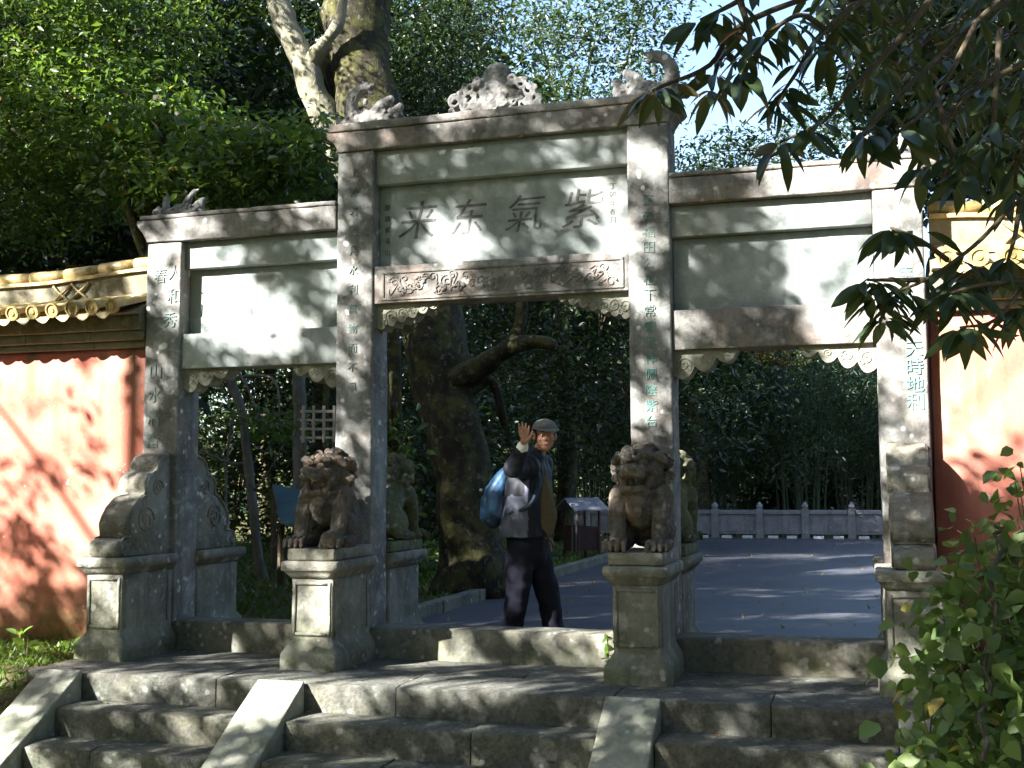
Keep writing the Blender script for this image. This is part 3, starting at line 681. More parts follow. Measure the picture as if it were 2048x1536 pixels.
# ------------------------------------------------------------------ balustrade across the courtyard
bal = empty('stone_balustrade', (0, 18.72, 0), label='low pale stone balustrade with pointed posts at the far side of the courtyard', cat='balustrade')
def bpart(name, bm, mat, sm=False):
    o = from_bm(name, bm, M[mat], bal, sm); o.location = (0, -18.72, 0); return o
px0 = -.655; X = [px0+(i-7)*.995 for i in range(22)]
bm = bmesh.new(); loft(bm, [(0, 0, .02, .085, .085), (0, 0, .68, .08, .08)]); loft(bm, [(0, 0, .68, .05, .05), (0, 0, .71, .05, .05), (0, 0, .72, .07, .07), (0, 0, .77, .065, .065), (0, 0, .84, .01, .01)], 8, 0)
pm = bpy.data.meshes.new('post'); bmesh.ops.recalc_face_normals(bm, faces=bm.faces); bm.to_mesh(pm); bm.free(); pm.materials.append(M['bal'])
bm = bmesh.new(); box(bm, -.41, .41, -.05, .05, .12, .50, .004); box(bm, -.36, -.01, -.062, -.048, .17, .45, .003); box(bm, .01, .36, -.062, -.048, .17, .45, .003); box(bm, -.41, .41, -.07, .07, .56, .655, .008)
box(bm, -.41, .41, -.04, .04, .504, .556, .003); qm = bpy.data.meshes.new('panel'); bmesh.ops.recalc_face_normals(bm, faces=bm.faces); bm.to_mesh(qm); bm.free(); qm.materials.append(M['bal'])
bm = bmesh.new(); box(bm, -.11, .11, -.05, .05, .0, .06, .006); km = bpy.data.meshes.new('kb'); bmesh.ops.recalc_face_normals(bm, faces=bm.faces); bm.to_mesh(km); bm.free()
M['whitepaint'] = flat('worn_white_paint', (.78, .78, .78), .6, sc=30, col2=(.6, .6, .6)); km.materials.append(M['whitepaint'])
for i, x in enumerate(X):
    o = bpy.data.objects.new('post', pm); COL.objects.link(o); o.parent = bal; o.location = (x, 0, .02); o.rotation_euler.z = R.uniform(-.02, .02)
    if i < len(X)-1:
        o = bpy.data.objects.new('panel', qm); COL.objects.link(o); o.parent = bal; o.location = (x+.4975, 0, .02)
        for d in (.27, .72):
            o = bpy.data.objects.new('painted_block', km); COL.objects.link(o); o.parent = bal; o.location = (x+d+R.uniform(-.04, .04), -.12, .045)  # white blocks along the foot of the balustrade
# ------------------------------------------------------------------ litter bin with a little roof
M['binred'] = flat('dark_red_painted_wood', (.055, .02, .017), .6, nz=.3, col2=(.03, .015, .013)); M['binroof'] = flat('grey_roof_board', (.20, .21, .24), .6, nz=.2)
M['bingrey'] = flat('grey_painted_slat', (.14, .145, .165), .6)
lb = empty('litter_bin', (-1.80, 10.3, .06), rz=rad(-52), label='small red wooden litter bin with gabled roof beside the courtyard kerb', cat='litter bin')
for sx in (-.27, .27):
    for sy in (-.18, .18): bm = bmesh.new(); add_tube(bm, [(sx*1.15, sy*1.2, -.03), (sx, sy, .14), (sx, sy, .82)], .022, 6); from_bm('post', bm, M['binred'], lb)
bm = bmesh.new(); box(bm, -.27, .27, -.19, .19, .15, .52, .006); from_bm('bin_box', bm, M['binred'], lb)
for i in range(7):
    bm = bmesh.new(); box(bm, -.27+i*.078, -.21+i*.078, -.205, -.192, .13, .55, .003); from_bm('slat', bm, M['bingrey'] if i in (4, 6) else M['binred'], lb)
for s in (-1, 1):
    bm = bmesh.new(); prism(bm, [(0, .98), (s*.40, .80), (s*.40, .775), (0, .955)], -.30, .30, 'y', .003); from_bm('roof_board', bm, M['binroof'], lb)
bm = bmesh.new(); box(bm, .20, .29, -.2, -.17, .56, .80); from_bm('notice_board', bm, M['bingrey'], lb)

# ------------------------------------------------------------------ person
M['skin'] = flat('warm_skin', (.42, .22, .14), .55, .4, sc=40, col2=(.36, .17, .11))
M['jacket'] = flat('black_navy_nylon', (.010, .012, .020), .6, .3, nz=.2, sc=12, col2=(.006, .007, .012))
M['jacketgrey'] = flat('lavender_grey_nylon', (.11, .12, .17), .5, .4, nz=.3, sc=9, col2=(.045, .05, .08))
M['trouser'] = flat('dark_navy_trousers', (.012, .013, .024), .8, .2, nz=.2, sc=12)
M['shirt'] = flat('beige_knit_shirt', (.15, .12, .065), .9, .1, nz=.2, sc=60)
M['cap'] = flat('pale_grey_cap_cloth', (.20, .195, .185), .85, .1, nz=.2, sc=40)
M['hair'] = flat('black_hair', (.015, .012, .010), .5, .4)
M['cuff'] = flat('white_cuff', (.75, .74, .66), .8)
M['bagblue'] = flat('blue_nylon', (.03, .095, .19), .5, .4, nz=.3, sc=10, col2=(.012, .04, .09))
M['bagdark'] = flat('dark_blue_nylon', (.02, .035, .07), .6, .3, nz=.2)
M['eyewhite'] = flat('eye_white', (.7, .68, .64), .3); M['lip'] = flat('lip', (.36, .13, .10), .5)
PY = .55
def J(px, py, dy=0): return atY(px, py, PY+dy)
per = empty('person', (0, 0, 0), label='person in dark jacket and pale cap waving one raised hand in the middle opening', cat='person')
HC = J(1090, 869); PELV = J(1056, 1088); CH = J(1058, 965)
SR, SL = J(1050, 934, -.17), J(1086, 930, .17)
ER, WR = J(1026, 938, -.36), J(1045, 896, -.47)
HD = J(1048, 874, -.50)
EL, WL, HL = J(1078, 1010, .25), J(1088, 1055, .23), J(1090, 1078, .22)
HR_, HL_ = J(1042, 1100, -.09), J(1070, 1100, .09)
KR, KL = J(1036, 1180, -.10), J(1094, 1180, .10)
AR, AL = J(1022, 1268, -.10), J(1108, 1268, .12)
AR.z, AL.z = .13, .13
fwd_ = Vector((.97, -.25, 0)).normalized()
def hand(bm, wrist, palm, up, nrm, s=1.0, spread=.18, mirror=1, curl=.15):
    """flat open hand; up = finger direction, nrm = palm normal (out of palm)"""
    up = up.normalized(); side = up.cross(nrm).normalized()*mirror
    B = lambda a, b_, c: palm + side*a*s + up*b_*s + nrm*c*s
    capsule(bm, [wrist, B(0, -.035, 0)], [.026*s, .030*s])
    for k in range(4): capsule(bm, [B(0, -.035, 0), B((k-1.5)*.021, .035, 0)], [.020*s, .0135*s])
    for k, (ln, w_) in enumerate(((.070, .0085), (.078, .009), (.072, .009), (.055, .008))):
        a = (k-1.5)*.0225; sp = (k-1.5)*spread*.35
        p = [(a, .035, 0), (a+sp*ln*.45, .035+ln*.45, curl*.012), (a+sp*ln*.8, .035+ln*.8, curl*.03), (a+sp*ln, .035+ln, curl*.045)]
        capsule(bm, [B(*q) for q in p], [w_*1.15*s, w_*1.05*s, w_*s, w_*.85*s])
    capsule(bm, [B(.022, -.03, .008), B(.050, .0, .014), B(.062, .028, .016), B(.066, .046, .016)], [.017*s, .0125*s, .0105*s, .009*s])
bm = bmesh.new()
capsule(bm, [PELV, CH, (SR+SL)/2], [.13, .13, .09]); capsule(bm, [SR, (SR+SL)/2, SL], [.055, .07, .055])
for a, b_, c in ((HR_, KR, AR), (HL_, KL, AL)): capsule(bm, [a, b_, c], [.08, .055, .038])
capsule(bm, [SR, ER, WR], [.045, .040, .027]); capsule(bm, [SL, EL, WL], [.045, .038, .027])
NK = J(1068, 925); capsule(bm, [NK, J(1083, 893)], [.052, .050])
toCam = (CAM-HD).normalized()
hand(bm, WR, HD, Vector((.03, -.05, 1)), toCam, .90, .22, 1)
hand(bm, WL, HL+Vector((0, 0, -.02)), Vector((.3, 0, -1)), Vector((0, -1, 0)), .95, .1, -1, .8)
hm = bmesh.new()   # head, facing -y before turning
ball(hm, (0, .012, .045), (.076, .094, .085), sub=3); ball(hm, (0, -.018, -.025), (.066, .070, .078), sub=3); ball(hm, (0, -.05, -.085), (.036, .035, .028))
for s in (-1, 1):
    ball(hm, (s*.038, -.056, -.022), (.026, .022, .026)); ball(hm, (s*.030, -.078, .030), (.026, .014, .010)); ball(hm, (s*.080, .018, -.005), (.012, .020, .034)); ball(hm, (s*.031, -.079, .012), .013)
capsule(hm, [(0, -.086, .022), (0, -.104, -.012), (0, -.106, -.020)], [.010, .014, .015]); 
for s in (-1, 1): ball(hm, (s*.013, -.098, -.021), .010)
ball(hm, (0, -.083, -.052), (.026, .010, .007)); ball(hm, (0, -.080, -.064), (.023, .010, .007))
HY = rad(22); HM = Matrix.Translation(HC+Vector((0, 0, -.012))) @ Matrix.Rotation(HY, 4, 'Z') @ Matrix.Rotation(rad(4), 4, 'X')
bmesh.ops.transform(hm, matrix=HM, verts=hm.verts)
tm = bpy.data.meshes.new('t'); hm.to_mesh(tm); hm.free(); bm.from_mesh(tm)
remesh('body', bm, .0048, M['skin'], per, smooth_it=2)
for s in (-1, 1):
    bm = bmesh.new(); ball(bm, HM @ Vector((s*.031, -.083, .012)), (.0105, .0105, .006)); from_bm('eye', bm, M['eyewhite'], per, True)
    bm = bmesh.new(); ball(bm, HM @ Vector((s*.030, -.091, .012)), .0052); from_bm('iris', bm, M['hair'], per, True)
    bm = bmesh.new(); add_tube(bm, [HM @ Vector((s*.014, -.090, .032)), HM @ Vector((s*.032, -.092, .038)), HM @ Vector((s*.050, -.080, .032))], [.003, .004, .002], 6); from_bm('eyebrow', bm, M['hair'], per, True)
bm = bmesh.new(); ball(bm, HM @ Vector((0, -.090, -.056)), (.019, .007, .0055)); from_bm('lips', bm, M['lip'], per, True)
bm = bmesh.new(); ball(bm, (0, .026, .040), (.084, .096, .086), sub=3); ball(bm, (0, .05, -.01), (.072, .066, .06))
bmesh.ops.transform(bm, matrix=HM, verts=bm.verts); remesh('hair', bm, .008, M['hair'], per, amp=.003, sc=60)
# cap: dome, band, wavy brim
bm = bmesh.new(); rows = []
for j in range(7):
    t = j/6*math.pi/2; rows.append([bm.verts.new(HM @ Vector((.094*math.cos(t)*math.cos(a), .010+.110*math.cos(t)*math.sin(a), .058+.070*math.sin(t)**.9+.002*math.sin(3*a)))) for a in [k*math.pi/14 for k in range(28)]])
for u, v in zip(rows, rows[1:]):
    for i in range(28): bm.faces.new((u[i], u[(i+1) % 28], v[(i+1) % 28], v[i]))
bmesh.ops.remove_doubles(bm, verts=bm.verts, dist=.0008)
rim = []
for rr_, dz in ((1.0, -.003), (1.06, -.008), (1.14, -.018)):
    rim.append([bm.verts.new(HM @ Vector((.095*rr_*math.cos(a), .010+.111*(rr_+(.40*(rr_-1)/.14*max(0, -math.sin(a))**1.5))*math.sin(a), .063+dz+(.010*math.sin(2*a+.8)*(rr_-1)*7)))) for a in [k*math.pi/14 for k in range(28)]])
for u, v in zip(rim, rim[1:]):
    for i in range(28): bm.faces.new((u[i], u[(i+1) % 28], v[(i+1) % 28], v[i]))
o = from_bm('cap', bm, M['cap'], per, True); o['label'] = 'pale grey sun hat with wavy brim'
md = o.modifiers.new('s', 'SOLIDIFY'); md.thickness = .004
# clothes
def cloth(name, bm, vox, mat, amp, sc=9, it=4, lab=None):
    o = remesh(name, bm, vox, M[mat] if isinstance(mat, str) else mat, per, amp=amp, sc=sc, smooth_it=it)
    if lab: o['label'] = lab
    return o
bm = bmesh.new()
ring = [(J(1072, 908), .065, .07), (J(1068, 920), .085, .12), (J(1062, 940), .125, .19), (J(1057, 975), .150, .205), (J(1056, 1010), .158, .205), (J(1054, 1045), .168, .21), (J(1053, 1074), .180, .215)]
Rt = Matrix.Rotation(math.atan2(fwd_.y, fwd_.x), 3, 'Z')
L = []
for c, rx, ry in ring:
    L.append([bm.verts.new(c+Rt @ Vector((rx*math.copysign(abs(math.cos(a))**.75, math.cos(a)), ry*math.copysign(abs(math.sin(a))**.75, math.sin(a)), 0))) for a in [k*math.pi/12 for k in range(24)]])
for u, v in zip(L, L[1:]):
    for i in range(24): bm.faces.new((u[i], u[(i+1) % 24], v[(i+1) % 24], v[i]))
bm.faces.new(L[0][::-1]); bm.faces.new(L[-1])
capsule(bm, [SR+Vector((.02, 0, 0)), SR, ER, ER.lerp(WR, .9)], [.10, .088, .075, .052]); capsule(bm, [SL, EL, EL.lerp(WL, .9)], [.085, .07, .05])
capsule(bm, [J(1070, 916, -.03), J(1074, 908, .03)], [.075, .07])
def fold(o, amp):
    me = o.data; co = np.empty(len(me.vertices)*3, 'f'); me.vertices.foreach_get('co', co); co = co.reshape(-1, 3)
    for i, p in enumerate(co):
        v = Vector(p); f = noise.noise(Vector((v.x*16, v.y*16, v.z*4.5)))+.5*noise.noise(Vector((v.x*30, v.y*30, v.z*9)))
        d = Vector((v.x-CH.x, v.y-CH.y, 0)).normalized(); co[i] += np.array(d*f*amp)
    me.vertices.foreach_set('co', co.ravel()); me.update()
jk = cloth('jacket', bm, .011, 'jacket', .004, 7, 3, 'black jacket with a lavender grey lower side panel'); fold(jk, .012)
jk.data.materials.append(M['jacketgrey']); idx = []
zt, zb = J(0, 985).z, J(0, 1064).z
for p in jk.data.polygons:
    c = p.center; ok = zb+.015*noise.noise(c*9) < c.z < zt+.10*noise.noise(c*7)+.5*(c-PELV).dot(fwd_) and (c-PELV).dot(fwd_) < .11 and c.y < PY+.05
    idx.append(1 if ok else 0)
jk.data.polygons.foreach_set('material_index', idx)  # ragged grey panel puts sunlight on the folds into the jacket colour
bm = bmesh.new(); ball(bm, J(1079, 1032, .0), (.14, .085, .17)); capsule(bm, [J(1070, 940), J(1076, 985), J(1081, 1030), J(1080, 1055)], [.085, .115, .115, .11]); cloth('shirt', bm, .010, 'shirt', .003, 14)
bm = bmesh.new(); capsule(bm, [J(1054, 1072), J(1056, 1100)], [.165, .155])
for a, b_, c in ((HR_, KR, AR), (HL_, KL, AL)): capsule(bm, [a, b_, c.lerp(b_, .04)], [.115, .092, .076], 14)
tr = cloth('trousers', bm, .011, 'trouser', .004, 8, 4)
me = tr.data; co = np.empty(len(me.vertices)*3, 'f'); me.vertices.foreach_get('co', co); co = co.reshape(-1, 3)
for i, p in enumerate(co):
    v = Vector(p); co[i, :2] += np.array((noise.noise(Vector((v.x*9, v.y*9, v.z*13))), noise.noise(Vector((v.x*9+5, v.y*9, v.z*13)))))*.012
me.vertices.foreach_set('co', co.ravel()); me.update()
bm = bmesh.new(); q = ER.lerp(WR, .86); capsule(bm, [q, WR.lerp(HD, .15)], [.047, .043], 14); cloth('cuff', bm, .008, 'cuff', .001)
for a in (AR, AL):
    bm = bmesh.new(); capsule(bm, [(a.x-.03, a.y, .085), (a.x+.10, a.y-.02, .078), (a.x+.17, a.y-.03, .072)], [.04, .04, .028]); box(bm, a.x-.07, a.x+.19, a.y-.055, a.y+.035, .046, .066, .004); remesh('shoe', bm, .009, M['hair'], per)
# backpack
bag = empty('backpack', tuple(J(985, 1000)), label='bright blue backpack with dark straps worn by the waving person', cat='backpack')
def bagp(name, bm, mat, vox=.010, amp=.003):
    bmesh.ops.transform(bm, matrix=Matrix.Translation(-bag.location), verts=bm.verts); return remesh(name, bm, vox, M[mat], bag, amp=amp, sc=12)
bm = bmesh.new()
capsule(bm, [J(1010, 950), J(990, 985), J(986, 1018)], [.06, .085, .09]); 
for dy in (-.10, 0, .10): capsule(bm, [J(1012, 948, dy*.7), J(991, 985, dy), J(989, 1022, dy)], [.055, .075, .068])
bagp('main_bag', bm, 'bagblue', amp=.006)
bm = bmesh.new()
for dy in (-.08, 0, .08): capsule(bm, [J(975, 1000, dy), J(972, 1032, dy)], [.052, .050])
bagp('front_pocket', bm, 'bagblue')
bm = bmesh.new(); capsule(bm, [J(985, 1042, -.08), J(985, 1042, .08)], [.06, .06]); capsule(bm, [J(1002, 1000, -.1), J(1000, 1030, -.1)], [.05, .05]); bagp('base', bm, 'bagdark')
for s in (-1, 1):
    bm = bmesh.new(); P_ = spline([tuple(J(1008, 950, s*.10)), tuple(J(1030, 918, s*.13)), tuple(J(1060, 925, s*.16)), tuple(J(1078, 960, s*.18)), tuple(J(1060, 1010, s*.215)), tuple(J(1012, 1030, s*.16))], 5)
    add_tube(bm, [tuple(Vector(p)-bag.location) for p in P_], .017, 8); from_bm('strap', bm, M['bagdark'], bag, True)
bm = bmesh.new(); ball(bm, J(962, 980, -.05)-bag.location, (.012, .02, .012)); from_bm('buckle', bm, M['cuff'], bag)

# ------------------------------------------------------------------ things in the planted strip behind the left opening
M['tarp'] = flat('blue_green_sheeting', (.05, .11, .14), .5, .4, sc=3)
sh = empty('garden_shed', (-7.6, 9.5, 0), label='low shed with blue green sheet roof seen through the left opening', cat='shed')
a_, b2_, c_ = atD(545, 968, 15.5), atD(628, 985, 14.6), atD(560, 1040, 13.2); d_ = b2_+(c_-a_)
sh.location = tuple(((a_+b2_+c_+d_)/4).xy) + (0,)
bm = bmesh.new(); q = [bm.verts.new(p-sh.location) for p in (a_, b2_, d_, c_)]; bm.faces.new(q); r_ = bmesh.ops.extrude_face_region(bm, geom=bm.faces[:]); bmesh.ops.translate(bm, verts=[v for v in r_['geom'] if isinstance(v, bmesh.types.BMVert)], vec=(0, 0, -.04)); from_bm('roof_sheet', bm, M['tarp'], sh)
for p in (a_, b2_, c_, d_):
    bm = bmesh.new(); p2 = p-sh.location; add_tube(bm, [(p2.x*.92, p2.y*.92, -.0), (p2.x*.92, p2.y*.92, p2.z-.05)], .04, 6); from_bm('post', bm, M['twig'], sh)
M['whitewash'] = flat('sunlit_cream_lattice', (.40, .36, .29), .8)
lw = empty('lattice_window_wall', tuple(atD(636, 850, 13.2).xy)+(0,), rz=rad(17), label='cream lattice wall glimpsed beside the inner left pillar through the left opening', cat='wall')
z1, z2 = atD(640, 885, 13.2).z, 0
for x in (-.17, .17):
    bm = bmesh.new(); box(bm, x-.02, x+.02, .03, .07, -.1, z1, .004); from_bm('post', bm, M['twig'], lw)
for i in range(4):
    bm = bmesh.new(); box(bm, -.19+i*.117, -.16+i*.117, .02, .06, z1, z1+.42, .004); from_bm('lattice_bar', bm, M['whitewash'], lw)
for i in range(4):
    bm = bmesh.new(); box(bm, -.21, .21, .03, .05, z1+.04+i*.10, z1+.07+i*.10, .003); from_bm('lattice_bar', bm, M['whitewash'], lw)
# ------------------------------------------------------------------ vegetation
def leaf_arrays(C, A, Nn, L, W, seg=1, curl=.25):
    """C base points, A axis unit, Nn normal, L length (n), W width (n)"""
    n = len(C); A = A/np.linalg.norm(A, axis=1, keepdims=True); Sd = np.cross(A, Nn); Sd /= np.linalg.norm(Sd, axis=1, keepdims=True)+1e-9; Up = np.cross(Sd, A)
    L = L[:, None]; W = W[:, None]
    if seg == 1:
        V = np.stack([C, C+A*L*.45+Sd*W*.5+Up*W*.14, C+A*L-Up*L*curl*.4, C+A*L*.45-Sd*W*.5+Up*W*.14], 1)
        F = np.array([[0, 1, 2], [0, 2, 3]]); k = 4
    elif seg == 2:
        V = np.stack([C, C+A*L*.28+Sd*W*.45+Up*W*.15, C+A*L*.62+Sd*W*.42+Up*W*(.12)-Up*L*curl*.2, C+A*L-Up*L*curl*.55, C+A*L*.62-Sd*W*.42+Up*W*.12-Up*L*curl*.2, C+A*L*.28-Sd*W*.45+Up*W*.15, C+A*L*.5-Up*L*curl*.12], 1)
        F = np.array([[0, 1, 6], [1, 2, 6], [2, 3, 6], [3, 4, 6], [4, 5, 6], [5, 0, 6]]); k = 7
    else:
        ts = (0, .12, .3, .5, .7, .88, 1); ws = (.06, .55, .92, 1, .78, .35, 0); rows = []
        for t, w_ in zip(ts, ws):
            c = C+A*L*t-Up*L*curl*t*t; rows += [c+Sd*W*.5*w_+Up*W*.16*w_, c, c-Sd*W*.5*w_+Up*W*.16*w_]
        V = np.stack(rows, 1); k = 21; F = []
        for i in range(6):
            a = i*3
            for q in (0, 1): F += [[a+q, a+q+1, a+q+4], [a+q, a+q+4, a+q+3]]
        F = np.array(F)
    return V.reshape(-1, 3), (F[None]+np.arange(n)[:, None, None]*k).reshape(-1, 3), len(F)
def unit(v): return v/(np.linalg.norm(v, axis=-1, keepdims=True)+1e-9)
def foliage(name, C, mat, parent, L=.1, ratio=.42, droop=.35, seg=1, curl=.25, A=None, tint=None, spread=.42, tiltn=.7, loc=None):
    n = len(C)
    if A is None: A = NR.normal(size=(n, 3)); A[:, 2] = A[:, 2]*.5-droop
    A = unit(A); Nn = NR.normal(size=(n, 3))*tiltn; Nn[:, 2] += 1
    Ls = L*(1+spread*NR.uniform(-1, 1, n)); V, F, k = leaf_arrays(np.asarray(C, float), A, Nn, Ls, Ls*ratio*(1+.2*NR.uniform(-1, 1, n)), seg, curl)
    if tint is None: tint = np.clip(NR.beta(2, 3, n)*1.05, 0, 1); tint[NR.random(n) < .012] = 1
    return arrays(name, V, F, M[mat], parent, True, np.repeat(tint, k))
def clumps(center, rad3, nt_, per, tw=.22, shell=.5):
    """twig clusters in an ellipsoid; returns points"""
    d = unit(NR.normal(size=(nt_, 3))); r = NR.uniform(shell, 1, (nt_, 1))**.6; T = np.array(center)+d*r*np.array(rad3)
    P_ = T[:, None, :]+NR.normal(size=(nt_, per, 3))*tw*np.array([1, 1, .55]); return P_.reshape(-1, 3)
def tree(name, label, trunk, blobs, leafL, mat, cat='tree', group=None, barkm='bark', per=12, tw=.2, ratio=.42, droop=.35, limbs=True, seed=0, n=10, jit=.35, shell=.45, extra=None, seg=1, sub=False):
    base = Vector(trunk[0][:3]); e = empty(name, tuple(base), label=label, cat=cat, group=group); rr = random.Random(seed+50)
    sp = spline(trunk, 5); bm = bmesh.new(); add_tube(bm, [tuple(np.array(p[:3])-np.array(base)) for p in sp], [p[3] for p in sp], n, jit, seed)
    for br in (extra or []):
        s2 = spline(br, 4); add_tube(bm, [tuple(np.array(p[:3])-np.array(base)) for p in s2], [p[3] for p in s2], 8, jit, seed+3)
    from_bm('trunk', bm, M[barkm], e, True)
    if blobs:
        pts = []; bm = bmesh.new()
        for (c, r3, nt_) in blobs:
            r3 = (r3,)*3 if not hasattr(r3, '__len__') else r3; pts.append(clumps(c, r3, nt_, per, tw, shell))
            if limbs:
                st_ = sp[min(len(sp)-1, int(len(sp)*rr.uniform(.55, .95)))]
                a = np.array(st_[:3]); c_ = np.array(c); r0 = max(.015, st_[3]*.45)
                md_ = (a+c_)/2+np.array([rr.uniform(-.3, .3), rr.uniform(-.3, .3), rr.uniform(.0, .4)])
                q = spline([(*a, r0), (*md_, r0*.65), (*c_, r0*.35)], 5); add_tube(bm, [tuple(np.array(p[:3])-np.array(base)) for p in q], [p[3] for p in q], 6, .3, seed)
                for _ in range(7):
                    d = np.array([rr.gauss(0, 1), rr.gauss(0, 1), rr.gauss(0, .8)]); d = d/np.linalg.norm(d)*np.array(r3)*rr.uniform(.6, .95)
                    add_tube(bm, [tuple(c_-np.array(base)), tuple(c_+d*.5+np.array([0, 0, .05])-np.array(base)), tuple(c_+d-np.array(base))], [r0*.3, r0*.2, .005], 5)
        if limbs: from_bm('branches', bm, M[barkm], e, True)
        else: bm.free()
        P_ = np.concatenate(pts); foliage('crown', P_-np.array(base), mat, e, leafL, ratio, droop, seg=seg)
    return e
V3 = lambda p: (p.x, p.y, p.z)
# the big leaning tree behind the middle opening
def TP(px, py, y, r): p = atY(px, py, y); return (p.x, p.y, p.z, r)
base = TP(948, 1190, 4.1, .45)
big = tree('leaning_tree', 'huge dark mossy tree leaning left behind the gateway with a forked sunlit limb', [(base[0], base[1], .02, .46), TP(940, 1060, 4.1, .33), TP(905, 860, 4.2, .33), TP(868, 660, 4.4, .36), TP(800, 420, 4.7, .40), TP(725, 190, 5.0, .42), TP(715, 0, 5.2, .42), TP(740, -300, 5.4, .30)],
    [], .1, 'leafdark', n=18, jit=.30, seed=4, extra=[
     [TP(880, 770, 4.2, .16), TP(960, 735, 4.1, .12), TP(1020, 695, 4.0, .10), TP(1075, 683, 3.9, .07), TP(1112, 692, 3.9, .055)],
     [TP(1015, 697, 4.0, .08), TP(1040, 650, 4.0, .065), TP(1045, 590, 4.0, .06)],
     [TP(905, 820, 4.2, .1), TP(980, 760, 4.3, .06), TP(1010, 850, 4.4, .05)]])
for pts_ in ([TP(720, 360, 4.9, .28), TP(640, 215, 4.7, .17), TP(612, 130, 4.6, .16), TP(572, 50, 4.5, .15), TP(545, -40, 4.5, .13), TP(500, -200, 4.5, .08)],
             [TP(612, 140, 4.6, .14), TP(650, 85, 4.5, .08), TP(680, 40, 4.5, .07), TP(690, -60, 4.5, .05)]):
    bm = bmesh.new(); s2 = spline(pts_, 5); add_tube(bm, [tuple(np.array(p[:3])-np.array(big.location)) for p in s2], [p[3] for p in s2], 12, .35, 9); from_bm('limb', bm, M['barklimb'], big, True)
crownpts = []
for (px, py, y, r, nt_) in ((900, 60, 8, .9, 150), (860, 150, 7, .9, 220), (700, -60, 6, 1.3, 120), (960, -160, 8, 1.3, 200), (850, -250, 6, 1.9, 500), (830, 250, 7.5, .7, 130), (480, -160, 6, 1.4, 260), (900, 330, 8, 1.0, 150)):
    c = atY(px, py, y); crownpts.append(clumps((c.x, c.y, c.z), (r, r, r*.8), nt_, 12, .2, .2))
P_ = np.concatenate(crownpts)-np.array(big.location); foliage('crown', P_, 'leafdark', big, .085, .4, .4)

# trees behind the left wall and beside the gateway
def ctree(name, label, bx, by, hs, blobs, L, mat, seed, **k):
    return tree(name, label, [(bx, by, -.05, .22), (bx+.1, by, hs*.35, .18), (bx-.1, by+.1, hs*.7, .13), (bx, by, hs, .07)], blobs, L, mat, seed=seed, **k)
def BL(px, py, y, r, nt_): c = atY(px, py, y); return ((c.x, c.y, c.z), r, nt_)
GR = 'leafy trees crowding behind the wall and gateway'
ctree('broadleaf_tree', 'bright green broadleaf tree overhanging the far left of the red wall', -6.6, 2.2, 6, [BL(60, 60, 1.8, (1.2, .9, .9), 420), BL(-150, 200, 2, 1.6, 300), BL(150, 250, 1.9, (1.2, .9, .7), 420), BL(60, 380, 2.2, (1.1, .8, .6), 300), BL(250, 60, 2.5, (1.0, .8, .8), 240), BL(-60, -200, 2, 1.8, 400)], .085, 'leaf', 1, group=GR, per=12, tw=.17)
ctree('broadleaf_tree', 'green tree with glossy leaves just left of the top of the inner left pillar', -3.9, 1.6, 5, [BL(470, 330, 1.2, (.75, .5, .38), 190), BL(330, 300, 1.6, (.8, .6, .6), 230), BL(560, 330, 1.3, (.45, .4, .3), 70), BL(620, 290, 1.6, (.35, .35, .3), 50), BL(430, 390, 1.8, (.8, .6, .25), 120)], .10, 'leaf', 2, group=GR, per=10, tw=.15, seg=2)
ctree('broadleaf_tree', 'tall dark tree filling the upper left behind the first trees', -8.5, 7.5, 8, [BL(120, 420, 7, (2.2, 1.5, 1.3), 650), BL(300, 100, 6.5, (1.2, 1.3, .8), 130), BL(560, 380, 7, (1.4, 1.2, .8), 380), BL(300, 430, 7.5, (2, 1.5, .7), 420), BL(380, -180, 7, (2.0, 1.8, 1.2), 260), BL(-300, 100, 7, 3, 900), BL(20, 20, 7.5, (1.5, 1.5, 1.3), 220), BL(-100, 560, 8, (2, 1.5, 1), 300)], .13, 'leafdark', 3, group=GR, per=12, tw=.26, barkm='barkpale')
ctree('broadleaf_tree', 'dark tree whose twigs fill the gaps between the leaning trunk and the left lintel', -6.0, 12, 8, [BL(600, 480, 11, (2.0, 1.5, .8), 400), BL(500, 40, 12, (1.6, 1.6, .6), 110), BL(600, 290, 12, (1.1, 1.5, .6), 100), BL(250, 500, 12, (3, 2, .8), 420)], .15, 'leafdark', 5, group=GR, per=12, tw=.3)
ctree('feathery_tree', 'fine leaved tree with sky sparkling through above the middle of the gateway', -3.4, 15.5, 9, [BL(1100, 215, 14, (1.9, 1.6, .5), 210), BL(1190, 80, 14, (1.8, 1.6, .9), 230), BL(1290, -10, 14, (1.3, 1.3, .6), 110), BL(1080, 60, 15, (.8, 1, .6), 70), BL(930, 20, 15, (1.0, 1.5, 1.2), 150), BL(1280, 200, 14, (.8, 1.2, .8), 75), BL(1000, -230, 15, (2.6, 2.5, 1.2), 400), BL(820, 200, 14, (1.2, 1.5, 1.0), 260)], .12, 'leafdark', 6, group=GR, per=12, tw=.27, shell=.2)
ctree('feathery_tree', 'distant tree low against the bright sky above the right side lintel', 11, 19, 8, [BL(1500, 300, 18, (1.6, 1.5, .5), 100), BL(1660, 240, 18, (.9, 1.2, .9), 110), BL(1400, 330, 19, (1.5, 1.5, .35), 60), BL(1830, 180, 17, (1.5, 1.5, 1.8), 420), BL(1850, -60, 17, (2.0, 1.5, 1.5), 300)], .14, 'leafdark', 7, group=GR, per=12, tw=.27, shell=.2)
